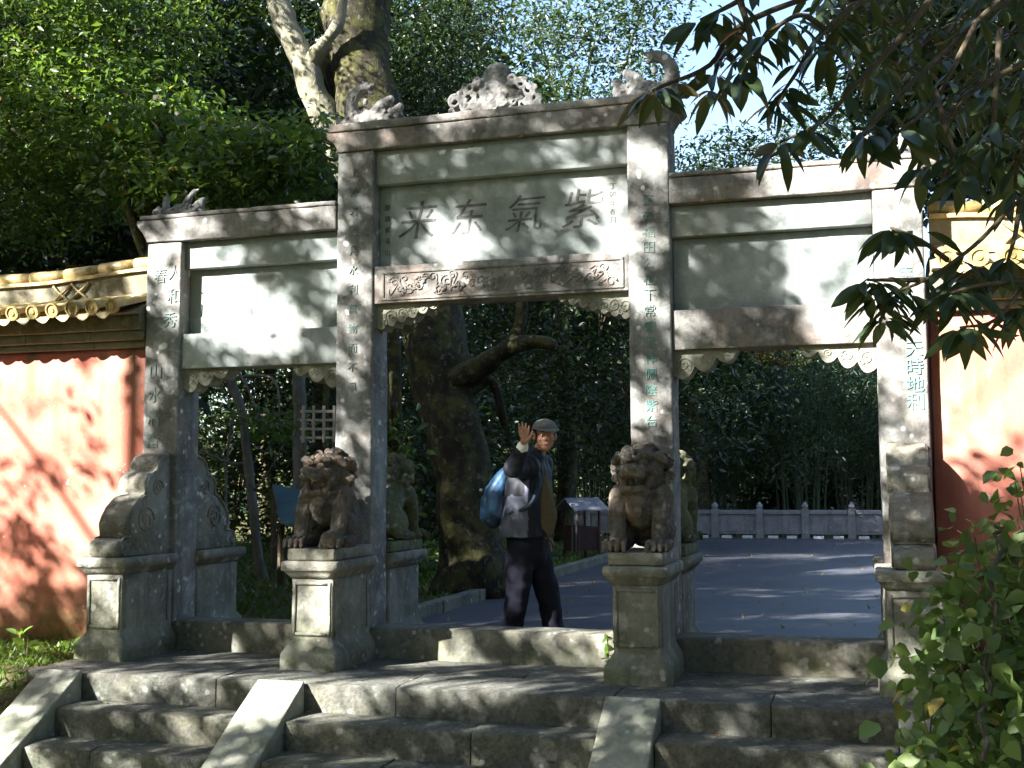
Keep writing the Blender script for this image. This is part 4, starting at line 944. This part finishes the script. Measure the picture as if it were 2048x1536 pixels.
ctree('broadleaf_tree', 'tree with brownish twigs and sunlit leaves behind the right red wall', 5.4, 3.4, 6.5, [BL(1930, 300, 2.6, (.7, .6, .6), 260), BL(1850, 120, 3.0, (.8, .7, .7), 330), BL(2020, 150, 2.5, (.8, .7, .9), 420), BL(2080, 350, 2.2, (.5, .5, .4), 120), BL(1950, -50, 3.0, (1.3, .8, .8), 380), BL(2300, 100, 3, 1.4, 320)], .10, 'leafdark', 8, group=GR, per=12, tw=.17, seg=2)
# the high canopy over the courtyard
k = 0
for (x, y, h, r, nt_, lab) in ((-10, 9, 9.5, 3.6, 1500, 'tallest evergreen beyond the left red wall'), (-14.5, 14, 10, 4.4, 1500, 'evergreen far beyond the left red wall'), (-7.5, 18, 11, 4.2, 1500, 'evergreen behind the left end of the balustrade'),
                         (-11.0, 3.6, 9.0, 3.2, 1300, 'tall evergreen close behind the left red wall'), (-8.2, 14.0, 10.5, 3.4, 1500, 'evergreen behind the leaning tree'), (-15, 24, 12, 5, 1400, 'evergreen far left beyond the balustrade'),
                         (-6.5, 22.5, 7.5, 3.4, 1300, 'evergreen at the left end of the balustrade'), (-1.6, 22.5, 6.6, 2.7, 900, 'rounded evergreen behind the person and the balustrade'), (-11.5, 27, 11, 4.5, 1400, 'evergreen deep in the woods on the left'),
                         (-14.5, 6.5, 10, 3.8, 1500, 'evergreen outside the left edge of the photo'), (-19, 11, 11.5, 4.4, 1500, 'evergreen farther outside the left edge')):  # last pair unseen, added to keep sun off the woods behind
    k += 1; tree('evergreen_tree', lab, [(x, y, -.05, .3), (x+.1, y, h*.4, .24), (x, y+.1, h*.75, .17), (x, y, h, .1)],
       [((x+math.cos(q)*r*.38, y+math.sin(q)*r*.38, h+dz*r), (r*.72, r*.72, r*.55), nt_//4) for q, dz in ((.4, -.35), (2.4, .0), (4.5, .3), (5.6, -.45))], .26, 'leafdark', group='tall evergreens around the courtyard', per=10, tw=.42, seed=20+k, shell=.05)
x = NR.uniform(-45, 45, 32000); y = NR.uniform(34, 40, 32000); z = NR.uniform(0, 1, 32000)**.8*(6.3+1.2*np.sin(x*.5)+.7*np.sin(x*1.3+1))-.3
o = foliage('far_woods', np.stack([x, y, z], 1), 'leafdark', None, .5, .5, .3); tag(o, 'dark far woods closing the view behind the bamboo', kind='stuff')
# small trunks seen through the openings
def sap(px_pts, y, r, lab, barkm, fol=None, seed=0, name='slender_tree', extra=None, gr='slender trunks seen through the gateway'):
    T = [TP(px, py, y, rr_) for px, py, rr_ in px_pts]; T[0] = (T[0][0], T[0][1], .03, T[0][3])
    return tree(name, lab, T, fol or [], .10, 'leaf', barkm=barkm, seed=seed, n=9, jit=.25, group=gr, extra=extra, per=7, tw=.14, shell=.2, seg=2)
sap([(530, 1230, .065), (515, 1100, .06), (500, 960, .058), (485, 830, .055), (465, 770, .06), (440, 680, .05), (420, 500, .03)], 4.6, .06, 'slender pale trunk curving up through the left opening', 'barkpale', [BL(520, 835, 4.3, (.35, .3, .12), 22), BL(560, 860, 4.6, (.3, .3, .15), 16)], 31,
    extra=[[TP(492, 930, 4.6, .025), TP(455, 925, 4.5, .02), TP(400, 900, 4.4, .012)], [TP(505, 985, 4.6, .02), TP(540, 940, 4.5, .014), TP(566, 890, 4.4, .008)]])
sap([(603, 1230, .10), (600, 1000, .095), (600, 850, .09), (597, 700, .085), (595, 400, .06)], 6.0, .1, 'straight grey trunk near the right side of the left opening', 'barkpale', seed=32)
sap([(655, 1230, .09), (654, 1000, .06), (652, 800, .05), (662, 500, .04)], 7.5, .1, 'darker straight trunk beside the inner left pillar in the left opening', 'bark', seed=33)
sap([(455, 1230, .02), (452, 950, .018), (470, 800, .012), (475, 700, .01)], 5.4, .1, 'thin bent sapling near the left edge of the left opening', 'barkpale', seed=34)
sap([(790, 1240, .10), (792, 1000, .09), (790, 850, .085), (786, 700, .08), (780, 500, .06)], 2.9, .1, 'mossy trunk with ivy just right of the inner left pillar', 'bark', [BL(788, 900, 2.8, (.10, .12, .35), 30), BL(790, 1040, 2.8, (.12, .12, .25), 18)], seed=35)
# undergrowth behind the openings, the wooded slope and bamboo
def shrub(name, lab, c, r3, nt_, L, mat, per=12, tw=.2, ratio=.42, group=None, seed=0, droop=.3, ns=7, cat='shrub', seg=1):
    rr = random.Random(seed+9); e = empty(name, (c[0], c[1], c[2]-r3[2]), label=lab, cat=cat, group=group); bm = bmesh.new()
    for _ in range(ns):
        a = rr.uniform(0, 6.28); q = rr.uniform(.2, .8); add_tube(bm, [(0, 0, -.1), (math.cos(a)*r3[0]*q*.5, math.sin(a)*r3[1]*q*.5, r3[2]*.8), (math.cos(a)*r3[0]*q, math.sin(a)*r3[1]*q, r3[2]*rr.uniform(1.2, 1.9))], [.022, .014, .005], 5)
    from_bm('stems', bm, M['twig'], e, True)
    P_ = clumps((0, 0, r3[2]), r3, nt_, per, tw, .25); foliage('leaves', P_, mat, e, L, ratio, droop, seg=seg); return e
GS = 'dark shrubs in the shade behind the gateway'
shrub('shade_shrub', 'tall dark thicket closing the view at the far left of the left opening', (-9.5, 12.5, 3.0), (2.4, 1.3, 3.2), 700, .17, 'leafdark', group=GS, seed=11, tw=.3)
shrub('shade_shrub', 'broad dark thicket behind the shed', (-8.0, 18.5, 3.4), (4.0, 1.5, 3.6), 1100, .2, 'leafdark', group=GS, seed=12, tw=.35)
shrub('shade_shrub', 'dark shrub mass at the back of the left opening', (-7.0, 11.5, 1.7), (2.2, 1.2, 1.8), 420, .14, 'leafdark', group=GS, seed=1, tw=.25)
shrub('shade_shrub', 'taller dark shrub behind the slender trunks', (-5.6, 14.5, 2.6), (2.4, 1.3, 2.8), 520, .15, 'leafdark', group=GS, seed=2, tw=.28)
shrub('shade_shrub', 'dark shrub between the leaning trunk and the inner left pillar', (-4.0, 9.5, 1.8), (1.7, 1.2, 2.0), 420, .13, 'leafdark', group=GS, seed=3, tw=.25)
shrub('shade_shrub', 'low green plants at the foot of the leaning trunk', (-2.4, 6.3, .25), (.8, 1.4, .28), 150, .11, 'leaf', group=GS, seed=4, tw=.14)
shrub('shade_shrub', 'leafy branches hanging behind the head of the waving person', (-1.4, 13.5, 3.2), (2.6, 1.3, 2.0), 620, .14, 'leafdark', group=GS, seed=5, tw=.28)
shrub('shade_shrub', 'green foliage above the arching branch in the middle opening', (-1.8, 12.0, 5.6), (2.4, 1.4, 1.5), 520, .13, 'leafdark', group=GS, seed=6, tw=.25, cat='shrub')
def bamboo(c, h, r, ns, nt_, lab, seed):
    rr = random.Random(seed); e = empty('bamboo_clump', tuple(c), label=lab, cat='bamboo', group='bamboo clumps beyond the balustrade'); bm = bmesh.new(); pts = []
    for i in range(ns):
        a = rr.uniform(0, 6.28); q = rr.uniform(0, .5)*r; x, y = q*math.cos(a), q*math.sin(a); hh = h*rr.uniform(.7, 1.05); lx, ly = math.cos(a)*r*rr.uniform(.3, 1.1), math.sin(a)*r*rr.uniform(.3, 1.1)
        P_ = spline([(x, y, -.3), (x+lx*.15, y+ly*.15, hh*.45), (x+lx*.5, y+ly*.5, hh*.85), (x+lx, y+ly, hh)], 4)
        add_tube(bm, [tuple(p) for p in P_], [.035*(1-.85*k/len(P_)) for k in range(len(P_))], 5)
        A = np.array(P_); t = NR.uniform(.25, 1, nt_)*(len(P_)-1.001); ii = t.astype(int); pp = A[ii]+(A[ii+1]-A[ii])*(t-ii)[:, None]
        pp = pp+NR.normal(size=(nt_, 3))*np.array([.32, .32, .2]); pts.append((pp[:, None, :]+NR.normal(size=(nt_, 9, 3))*.12).reshape(-1, 3))
    from_bm('culms', bm, M['bamboo'], e, True); P_ = np.concatenate(pts); foliage('leaves', P_, 'bamboo', e, .17, .17, .75, tiltn=1.0)
for i, (x, y, h, r, lab) in enumerate(((-1.2, 23.5, 5.2, 1.5, 'bamboo clump behind the waving person'), (1.2, 22.5, 5.4, 1.7, 'rounded feathery bamboo clump just right of the inner right pillar'), (3.6, 24.0, 4.6, 1.7, 'bamboo clump in the middle of the right opening'),
        (5.8, 23.0, 5.0, 1.6, 'bamboo clump at the right edge of the right opening'), (8.5, 23.5, 6, 1.8, 'bamboo clump hidden behind the right wall'), (-4.5, 24, 6, 1.8, 'bamboo clump behind the leaning trunk'), (2.4, 26.5, 6.8, 2.0, 'taller bamboo clump at the back'), (5, 28, 7, 2.2, 'tallest bamboo clump at the back'))):
    bamboo((x, y, -.2), h, r, 16, 55, lab, 60+i)
for i, (x, y, h, r, lab) in enumerate(((1.5, -9.5, 12.0, 4.2, 'tree whose crown hangs over the place of the photographer'), (8.5, -3.5, 9, 4.0, 'tree at the right behind the overhanging branches'), (6, -14, 11, 4.5, 'tree behind the photographer on the right'), (-2, -19, 12, 5, 'tree behind the photographer'),
        (13, 4, 9, 4.2, 'tree far to the right behind the red wall'), (-15, -3, 9, 3.8, 'tree far to the left in front of the red wall'), (15, -10, 12, 5, 'tree far behind on the right'), (7.5, 1.8, 10, 2.2, 'tree over the right red wall, outside the frame'))):
    bx_ = x+(2.5 if i == 0 else 0); by_ = y-(2 if i == 0 else 0)  # unseen trees added around the camera to block skylight
    tree('woodland_tree', lab, [(bx_, by_, -.95 if y < 0 else -.05, .28), (bx_-.1, by_, h*.4, .22), ((bx_+x)/2, (by_+y)/2, h*.75, .16), (x, y, h, .1)], [((x+math.cos(q)*r*.4, y+math.sin(q)*r*.4, h+dz*r), (r*.75, r*.75, r*.5), 520) for q, dz in ((.4, -.2), (2.4, .1), (4.5, .2), (5.6, -.1))], .28, 'leafdark', group='woodland trees around the photographer', per=10, tw=.42, seed=120+i, shell=.05)
n_ = 34000; a = NR.uniform(rad(128), rad(412), n_); q = NR.uniform(15, 19, n_); z = NR.uniform(0, 1, n_)*(6.0+.9*np.sin(a*9)+.6*np.sin(a*23))-1.2  # unseen ring of foliage added to cut skylight near the horizon
o = foliage('surrounding_woods', np.stack([2+q*np.cos(a), -4+q*np.sin(a), z+(q-15)*.35], 1), 'leafdark', None, .5, .5, .3); tag(o, 'dark woods closing in behind the photographer', kind='stuff')
GH = 'trees on the wooded slope'
for i, (x, y, h, r, mt) in enumerate(((-14, 30, 7, 4, 'leafdark'), (-8, 30, 6.5, 4, 'leafdark'), (-2.5, 31, 6.5, 3.6, 'leafdark'), (3, 33, 6.2, 3.6, 'leafdark'), (9, 31, 6.5, 3.6, 'leafdark'), (15, 30, 7, 4, 'leafdark'), (0, 36, 8, 4, 'leafdark'), (6.8, 38, 7.4, 4, 'leafdark'), (-6, 37, 9, 4.5, 'leafdark'))):
    tree('slope_tree', ('round dark tree on the wooded slope beyond the bamboo, '+('far left', 'left', 'behind the middle opening', 'behind the right opening', 'behind the right wall', 'far right', 'second row middle', 'second row right', 'second row left')[i]), [(x, y, 0, .3), (x, y, h*.5, .2), (x, y, h*.9, .1)], [((x, y, h*.60), (r, r*.8, h*.55), 1500)], .26, mt, group=GH, per=8, tw=.4, seed=90+i, shell=.35, limbs=False)
# yellow and red leaves and a white slab added for the bright gap behind
c = atY(1560, 712, 20.5); shrub('autumn_shrub', 'yellow and reddish leafy branches lit under the right side beam', (c.x, c.y, c.z+.1), (.8, .5, .35), 40, .10, 'autumn', seed=8, tw=.14)
c = atY(1600, 740, 40); rf = empty('distant_roof', (c.x, c.y, 0), rz=rad(8), label='pale roof glimpsed through leaves under the right side beam', cat='roof')
bm = bmesh.new(); prism(bm, [(-1.7, c.z-.45), (1.7, c.z-.1), (1.5, c.z+.35), (-1.3, c.z+.25)], -.6, .6, 'y'); from_bm('roof_slab', bm, M['whitepaint'], rf); bm = bmesh.new(); box(bm, -1.4, 1.4, -.5, .5, 0, c.z-.4); from_bm('wall', bm, M['mould'], rf)  # white slab on a box, both added to stand for bright sky

# ------------------------------------------------------------------ foreground branches at upper right
near = empty('overhanging_tree', (6.4, -5.2, -.5), label='tree with large leathery leaves reaching in from the right in front of the gateway', cat='tree')
nb = np.array(near.location)
bm = bmesh.new(); add_tube(bm, [tuple(np.array(p)-nb) for p in ((6.4, -5.2, -.8), (6.3, -5.1, 1.5), (6.0, -5.0, 3.4), (5.4, -4.9, 5.0))], [.17, .15, .12, .08], 10, .3); from_bm('trunk', bm, M['bark'], near, True)
NC = []; NA = []; NL = []; bmb = bmesh.new(); rr = random.Random(21)
def branch(pts, r0, r1=.004):
    P_ = spline([V3(atD(*p)) for p in pts], 5); add_tube(bmb, [tuple(p-nb) for p in P_], [r0+(r1-r0)*i/(len(P_)-1) for i in range(len(P_))], 6, .2); return P_
def whorl(c, n, L, down=.55, axis=None, sc=1):
    a0 = rr.uniform(0, 6.28); ax = np.array(axis) if axis is not None else np.array([0, 0, -.3]); ax = ax/np.linalg.norm(ax)
    for k in range(n):
        a = a0+6.28*k/n+rr.uniform(-.3, .3); d = np.array([math.cos(a), math.sin(a)*.9, 0])*rr.uniform(.6, 1)+ax*down+np.array([0, 0, rr.uniform(-.3, .15)])
        NC.append(np.array(c)+d*.012); NA.append(d); NL.append(L*rr.uniform(.7, 1.15))
def leafy(P_, step, L, n=2, start=.3):
    m = len(P_)
    for i in range(int(m*start), m):
        for _ in range(step):
            whorl(P_[i]+np.array([rr.gauss(0, .02)]*3), n, L, .5)
D1 = 3.3
for pts, wh in (([(2200, -150, 3.6), (1800, -60, 3.4), (1500, 40, 3.2), (1420, 130, 3.1), (1330, 170, 3.0), (1305, 182, 3.0)], 7), ([(1800, -60, 3.4), (1650, 60, 3.2), (1590, 150, 3.1), (1555, 200, 3.1)], 6), ([(1500, 40, 3.2), (1440, 120, 3.2), (1425, 180, 3.1)], 6),
                ([(1900, -50, 3.3), (1780, 100, 3.1), (1700, 180, 3.0), (1650, 240, 3.0), (1560, 285, 3.0)], 7), ([(2000, 0, 3.5), (1850, 140, 3.3), (1760, 230, 3.1), (1730, 270, 3.0)], 8), ([(1950, 50, 3.4), (1870, 200, 3.2), (1800, 262, 3.0)], 6),
                ([(2100, 100, 3.5), (1950, 180, 3.3), (1880, 260, 3.2), (1850, 330, 3.2)], 6), ([(1600, -80, 3.2), (1480, 0, 3.1), (1400, 40, 3.1)], 6), ([(1650, 60, 3.2), (1600, 30, 3.1), (1530, 70, 3.0)], 6), ([(1800, -40, 3.3), (1700, 20, 3.1), (1650, 90, 3.1)], 7),
                ([(1870, 180, 3.2), (1900, 280, 3.1), (1930, 350, 3.1)], 6), ([(2000, 60, 3.4), (1990, 200, 3.2), (1985, 290, 3.2)], 7), ([(2100, 200, 3.3), (2040, 300, 3.2), (2030, 380, 3.2)], 6), ([(1480, 0, 3.1), (1500, 80, 3.0), (1480, 140, 3.0)], 5)):
    P_ = branch(pts, .009); leafy(P_, 1, .085, 1, .3); whorl(P_[-1], wh, .115, .5); whorl(P_[-4], 4, .10)
# denser mass in the corner
for _ in range(200):
    px, py = rr.uniform(1640, 2110), rr.uniform(-80, 360)
    if py > 60+(px-1640)*.80: continue
    dd = rr.uniform(4.0, 5.4); P_ = branch([(px+110, py-70, dd+.3), (px+50, py-20, dd+.1), (px, py, dd)], .005, .002); whorl(P_[-1], 5, .105, .6); whorl(P_[len(P_)//2], 3, .09, .5)
# lower sprigs against the outer right pillar and wall
for pts, wh in (([(2150, 330, 3.2), (2040, 400, 3.0), (1950, 490, 2.9), (1850, 560, 2.8), (1770, 590, 2.8)], 8), ([(1895, 520, 2.85), (1840, 480, 2.8), (1780, 455, 2.8)], 6), ([(1850, 560, 2.8), (1790, 560, 2.8), (1735, 560, 2.75)], 6),
                ([(2150, 480, 3.0), (2060, 560, 2.9), (1990, 640, 2.8), (1920, 655, 2.75)], 8), ([(2060, 560, 2.9), (1960, 570, 2.8), (1890, 590, 2.8)], 7), ([(2150, 520, 3.0), (2080, 590, 2.9), (2040, 620, 2.9)], 7), ([(2040, 400, 3.0), (2030, 470, 2.9), (2010, 540, 2.9)], 6),
                ([(1990, 560, 2.9), (1950, 540, 2.9), (1915, 560, 2.85)], 6), ([(1780, 590, 2.8), (1765, 620, 2.8), (1770, 640, 2.8)], 4)):
    P_ = branch(pts, .007, .003); leafy(P_, 1, .085, 1, .55); whorl(P_[-1], wh, .105, .45); whorl(P_[-3], 4, .09, .4)
NC, NA, NL = np.array(NC), np.array(NA), np.array(NL); print('near leaves', len(NC))
from_bm('branches', bmb, M['twig'], near, True)
Nn = NR.normal(size=NA.shape)*.5; Nn[:, 2] += 1; V, F, k = leaf_arrays(NC-nb, unit(NA), Nn, NL, NL*.30, 6, .22)
arrays('leaves', V, F, M['nearleaf'], near, True, np.repeat(np.clip(NR.beta(2, 3, len(NC)), 0, 1), k))

# ------------------------------------------------------------------ vines and weeds
vin = empty('climbing_vines', (3.0, -2.0, -.6), label='tangle of heart shaped green vine leaves covering the right pedestal and wall foot', cat='vines')
vb = np.array(vin.location); C_ = []; bm = bmesh.new(); rr = random.Random(33)
def vz(px, py):
    return 4.9+ (1536-py)/600*1.3
stems = []
for _ in range(270):
    px, py = rr.uniform(1830, 2150), rr.uniform(1080, 1640)
    edge = 1975-(py-1080)*.40 if py < 1350 else 1860
    if px < edge+rr.gauss(0, 25): continue
    d = vz(px, py)+rr.uniform(-.5, .35); c = np.array(V3(atD(px, py, d)))
    stems.append(c); m_ = rr.randint(5, 13)
    for _ in range(m_): C_.append(c+np.array([rr.gauss(0, .10), rr.gauss(0, .10), rr.gauss(0, .09)]))
    b0 = np.array([c[0]+rr.uniform(0, .5), c[1]+rr.uniform(-.1, .3), -.9+max(0, 1.3+c[1])*0]); md_ = (b0+c)/2+np.array([rr.uniform(-.1, .1), 0, .1])
    add_tube(bm, [tuple(p-vb) for p in spline([b0, md_, c], 4)], .004, 4)
for (px, py, d) in ((2040, 930, 5.6), (2030, 960, 5.6), (2042, 990, 5.6), (2035, 1030, 5.6), (1990, 1060, 5.6), (1950, 1075, 5.6), (1900, 1180, 5.4), (1885, 1220, 5.3)):
    c = np.array(V3(atD(px, py, d))); add_tube(bm, [tuple(c-vb), tuple(c-vb+np.array([.05, 0, -.5]))], .003, 4)
    for _ in range(6): C_.append(c+NR.normal(size=3)*.05)
P_ = spline([V3(atD(1972, 1540, 4.1)), V3(atD(1985, 1350, 4.7)), V3(atD(2005, 1100, 5.2)), V3(atD(2005, 1050, 5.3))], 6); bm2 = bmesh.new(); add_tube(bm2, [tuple(p-vb+np.array([.02*math.sin(i*1.7), .15, 0])) for i, p in enumerate(P_)], .008, 7, .2); from_bm('grey_cane', bm2, M['twig'], vin, True)
from_bm('stems', bm, M['twig'], vin, True)
foliage('leaves', np.array(C_)-vb, 'vine', vin, .074, .78, .55, seg=2, curl=.2, tiltn=1.2)
print('vine leaves', len(C_))
# weeds along the foot of the left wall
GWd = 'weeds at the foot of the left red wall'
for i in range(30):
    x = R.uniform(-6.5, -3.0); y = R.uniform(-1.3, -.05)
    if x > -3.3 and y < -.9: continue
    e = empty('weed', (x, y, gz(x, y)), label='fresh green weed with upright leaves at the foot of the left red wall', cat='weed', group=GWd)
    h = R.uniform(.06, .17); n_ = R.randint(6, 14); a = NR.uniform(0, 6.28, n_); bm = bmesh.new(); add_tube(bm, [(0, 0, -.01), (.01, 0, h)], .004, 4); from_bm('stem', bm, M['twig'], e)
    C_ = np.stack([np.cos(a)*.02, np.sin(a)*.02, NR.uniform(.2, 1, n_)*h], 1); A = np.stack([np.cos(a), np.sin(a), NR.uniform(.2, 1.2, n_)], 1); foliage('leaves', C_, 'weed', e, R.uniform(.06, .11), .42, A=A, seg=2)
def ground_cover(name, lab, x0, x1, y0, y1, n_, L, mat, zoff=0, cond=None):
    x = NR.uniform(x0, x1, n_); y = NR.uniform(y0, y1, n_); 
    if cond is not None: k_ = cond(x, y); x, y = x[k_], y[k_]
    z = np.array([gz(a, b_) for a, b_ in zip(x, y)])+zoff; a = NR.uniform(0, 6.28, len(x)); A = np.stack([np.cos(a), np.sin(a), NR.uniform(.3, 2, len(x))], 1)
    o = foliage(name, np.stack([x, y, z], 1), mat, None, L, .3, A=A, spread=.6); tag(o, lab, kind='stuff'); return o
ground_cover('ground_plants', 'small green plants and moss on the bank left of the steps', -7, -2.88, -3.6, .08, 16000, .05, 'weed')
ground_cover('ground_plants', 'low plants on the planted strip behind the gate', -9, -1.5, .5, 16, 12000, .09, 'leaf')
ground_cover('ground_plants', 'low plants on the ground below the vines right of the steps', 2.95, 6, -3.6, .08, 5000, .06, 'vine')
w_ = empty('weed', V3(atY(1196, 1330, -.06)), label='small bright weed growing at the middle threshold beside the right pedestal', cat='weed'); w_.location.z = .0
w_.location.x = .80; bm = bmesh.new(); add_tube(bm, [(0, 0, 0), (.01, -.01, .1), (.0, -.01, .22)], .004, 5); from_bm('stem', bm, M['weed'], w_)
foliage('leaves', np.array([[0, -.01, .06+.02*i] for i in range(9)]), 'weed', w_, .065, .5, .2, seg=2)
ground_cover('leaf_litter', 'scattered dry leaves and dirt on the courtyard paving', -1.3, 9, .35, 18, 1500, .055, 'autumn', .062)
# fallen leaves
for i in range(34):
    ks = R.randint(0, 4); x = R.uniform(-2.4, 2.6); y = R.uniform(L0-TD*ks+.03, (L0-TD*(ks-1)-.02) if ks else -.1); z = -ks*RH+.006
    if any(abs(y) < .75 and abs(x-c) < .26 for c in (-1.112, 1.112, 2.755, -2.755)) or any(a-.01 < x < b_+.01 for a, b_ in ((-1.24, -.911), (1.015, 1.336))) and ks: continue
    a = R.uniform(0, 6.28); ca, sa = math.cos(a), math.sin(a)
    V, F, k = leaf_arrays(np.zeros((1, 3)), np.array([[ca, sa, .02]]), np.array([[.1, .1, 1]]), np.array([R.uniform(.035, .06)]), np.array([R.uniform(.018, .03)]), 2, -.15)
    o = arrays('fallen_leaf', V, F, M['autumn'], None, True, np.full(k, R.random())); o.location = (x, y, z); tag(o, 'small dry fallen leaf lying on the stone steps and landing', 'leaf', 'fallen leaves on the steps')

# ------------------------------------------------------------------ trees in front of the wall on the left, out of frame, whose canopy dapples the sun
def litmap(x, z):
    """leaf density wanted where the canopy's shade falls on the gate plane"""
    lam = 1.7
    def g(cx, cz, rx, rz): return math.exp(-((x-cx)/rx)**2-((z-cz)/rz)**2)
    if z > 4.15: lam = 1.8
    if z > 5: lam = 3.0
    if x > 3.3: lam = (2.1 if z < 2.35 else .7) if z < 4 else 1.8
    if z < -.35: lam = 2.35
    if x > 2.1 and z > 1.2: lam = 1.0
    if x < -2.95: lam = .95 if z < 3.4 else (2.6 if not (x < -4.6 and 5.9 < z < 9.8) else .75)
    if x > 4.6 and z < 3: lam = 2.4
    lam -= 3.4*g(-7.55, 9.9, .55, 1.1)
    lam -= .75*g(-3.7, 1.75, .75, .65)      # lit field on the left wall
    lam -= .7*g(-2.8, 3.0, .6, .6) + .6*g(-2.2, 2.75, .5, .45)
    lam -= 2.6*g(2.85, 2.75, .75, .95)        # outer right pillar and right half of the side bay
    lam -= 1.3*g(3.9, 2.9, 1.1, .5)         # right coping
    lam -= .5*g(4.0, 1.9, .5, .5)
    lam -= .5*g(.0, 2.85, .9, .16) + 1.1*g(1.13, 1.6, .16, .3)
    lam -= 1.1*g(-.52, .0, .28, .45)        # front of the left pedestal
    lam -= 1.2*g(-2.15, -.15, .22, .4) + 2.0*g(-1.45, -1.45, .40, .5) + 2.0*g(-1.0, -2.0, .4, .4) + .9*g(.2, -1.3, .4, .3)
    lam -= 2.6*g(.65, -.70, .95, .20) + .8*g(.55, .12, .3, .2) + 2.6*g(-1.0, -.78, .75, .15)
    lam -= .9*g(-.66, .97, .14, .10)
    lam -= .7*g(-.42, 1.5, .22, .22) + .7*g(-.60, 2.28, .12, .12) + .6*g(-.75, 1.75, .1, .15)
    lam -= .5*g(-2.0, 2.5, .5, .4)
    lam += 1.2*g(-1.9, .5, .5, .6) + 1.3*g(1.9, 1.0, .6, 1.0) + .8*g(.3, 1.2, .5, .9) + 1.2*g(1.7, .1, .5, .5)
    lam += .7*g(-4.2, .2, .9, .5)
    lam -= 1.9*g(-3.3, -.85, 1.1, .3)
    return max(.0, lam)
dS = np.array(SUN); GP = {}
dens = []; rr = random.Random(77)
AREA = (-11.5, 8.5, -3.2, 12.5); LL, LW = .115, .05; per_c = 9
lamw = LL*LW*.5*.42*per_c/.66       # projected cover of one twig on the gate plane
ncand = int((AREA[1]-AREA[0])*(AREA[3]-AREA[2])*3.4/lamw)
pts = []; tr_pts = []
for _ in range(ncand):
    x, z = rr.uniform(AREA[0], AREA[1]), rr.uniform(AREA[2], AREA[3])
    nz = noise.noise(Vector((x*1.5+z*.75, 0, z*2.3-x*.5)))+.6*noise.noise(Vector((x*3.6+z*1.9, 7, z*5.0-x*1.2)))
    lm = litmap(x, z); lm = (lm*2.3 if nz > .42-.30*lm else .04) if lm < 2.6 else lm*1.25
    if rr.random() > lm/3.4: continue
    t = rr.uniform(7.2, 11.5) if z > .5 else rr.uniform(9.5, 13)
    p = np.array([x, 0, z])-dS*t; v = Vector(p)-CAM; zz = v.dot(_f)
    if zz > 0 and abs(v.dot(_r2)/zz) < .55 and abs(v.dot(_u2)/zz) < .45: p = p-dS*4.5      # farther out, clear of the steps' view
    if p[2] < 1.2: continue
    pts.append(p)
pts = np.array(pts); print('canopy twigs', len(pts))
P_ = (pts[:, None, :]+NR.normal(size=(len(pts), per_c, 3))*np.array([.075, .075, .055])).reshape(-1, 3)
# three trees share the canopy, each leaf goes to the nearest trunk
TR = [(-3.1, .1), (-6.4, 0), (1.62, 0)]; TB = []
for (sx, sy), t, nm in zip(TR, (11.5, 13, 13.5), ('first', 'second', 'third')):
    b = np.array([sx, sy, 0])-dS*t; TB.append((b[0], b[1]))
own = np.argmin(np.stack([np.hypot(P_[:, 0]-a, P_[:, 1]-b) for a, b in TB], 1), 1)
for i, (a, b) in enumerate(TB):
    e = empty('shade_tree', (a, b, -.9), label=('tree with straight slim trunk shading the left wall and gateway', 'tree farther left shading the foot of the wall', 'tree behind the steps shading the landing')[i], cat='tree', group='trees in front of the gateway that dapple its sunlight')
    bm = bmesh.new(); sp = spline([(0, 0, -.2, .085 if i else .06), (.0, 0, 4, .07 if i else .055), (.05, .02, 8, .06 if i else .05), (.0, 0, 12, .05), (.1, .1, 17, .03)], 5); add_tube(bm, [tuple(p[:3]) for p in sp], [p[3] for p in sp], 9, .2, i); from_bm('trunk', bm, M['bark'], e, True)
    mine = pts[np.argmin(np.stack([np.hypot(pts[:, 0]-c, pts[:, 1]-d) for c, d in TB], 1), 1) == i]; bm = bmesh.new(); r2 = random.Random(i+5)
    sel = mine[NR.permutation(len(mine))[:46]]
    for p in sel:
        q = p-np.array([a, b, -.9]); z0 = max(1.5, q[2]-np.hypot(q[0], q[1])*r2.uniform(.3, .7))
        s3 = spline([(0, 0, z0), tuple(q*.5+np.array([r2.uniform(-.3, .3), r2.uniform(-.3, .3), z0*.5+.1])), tuple(q)], 5); rb = r2.uniform(.012, .035); add_tube(bm, [tuple(v) for v in s3], [rb*(1-.75*j/len(s3)) for j in range(len(s3))], 6, .2)
    from_bm('branches', bm, M['bark'], e, True)
    foliage('crown', P_[own == i]-np.array([a, b, -.9]), 'leaf', e, LL, .42, .35)
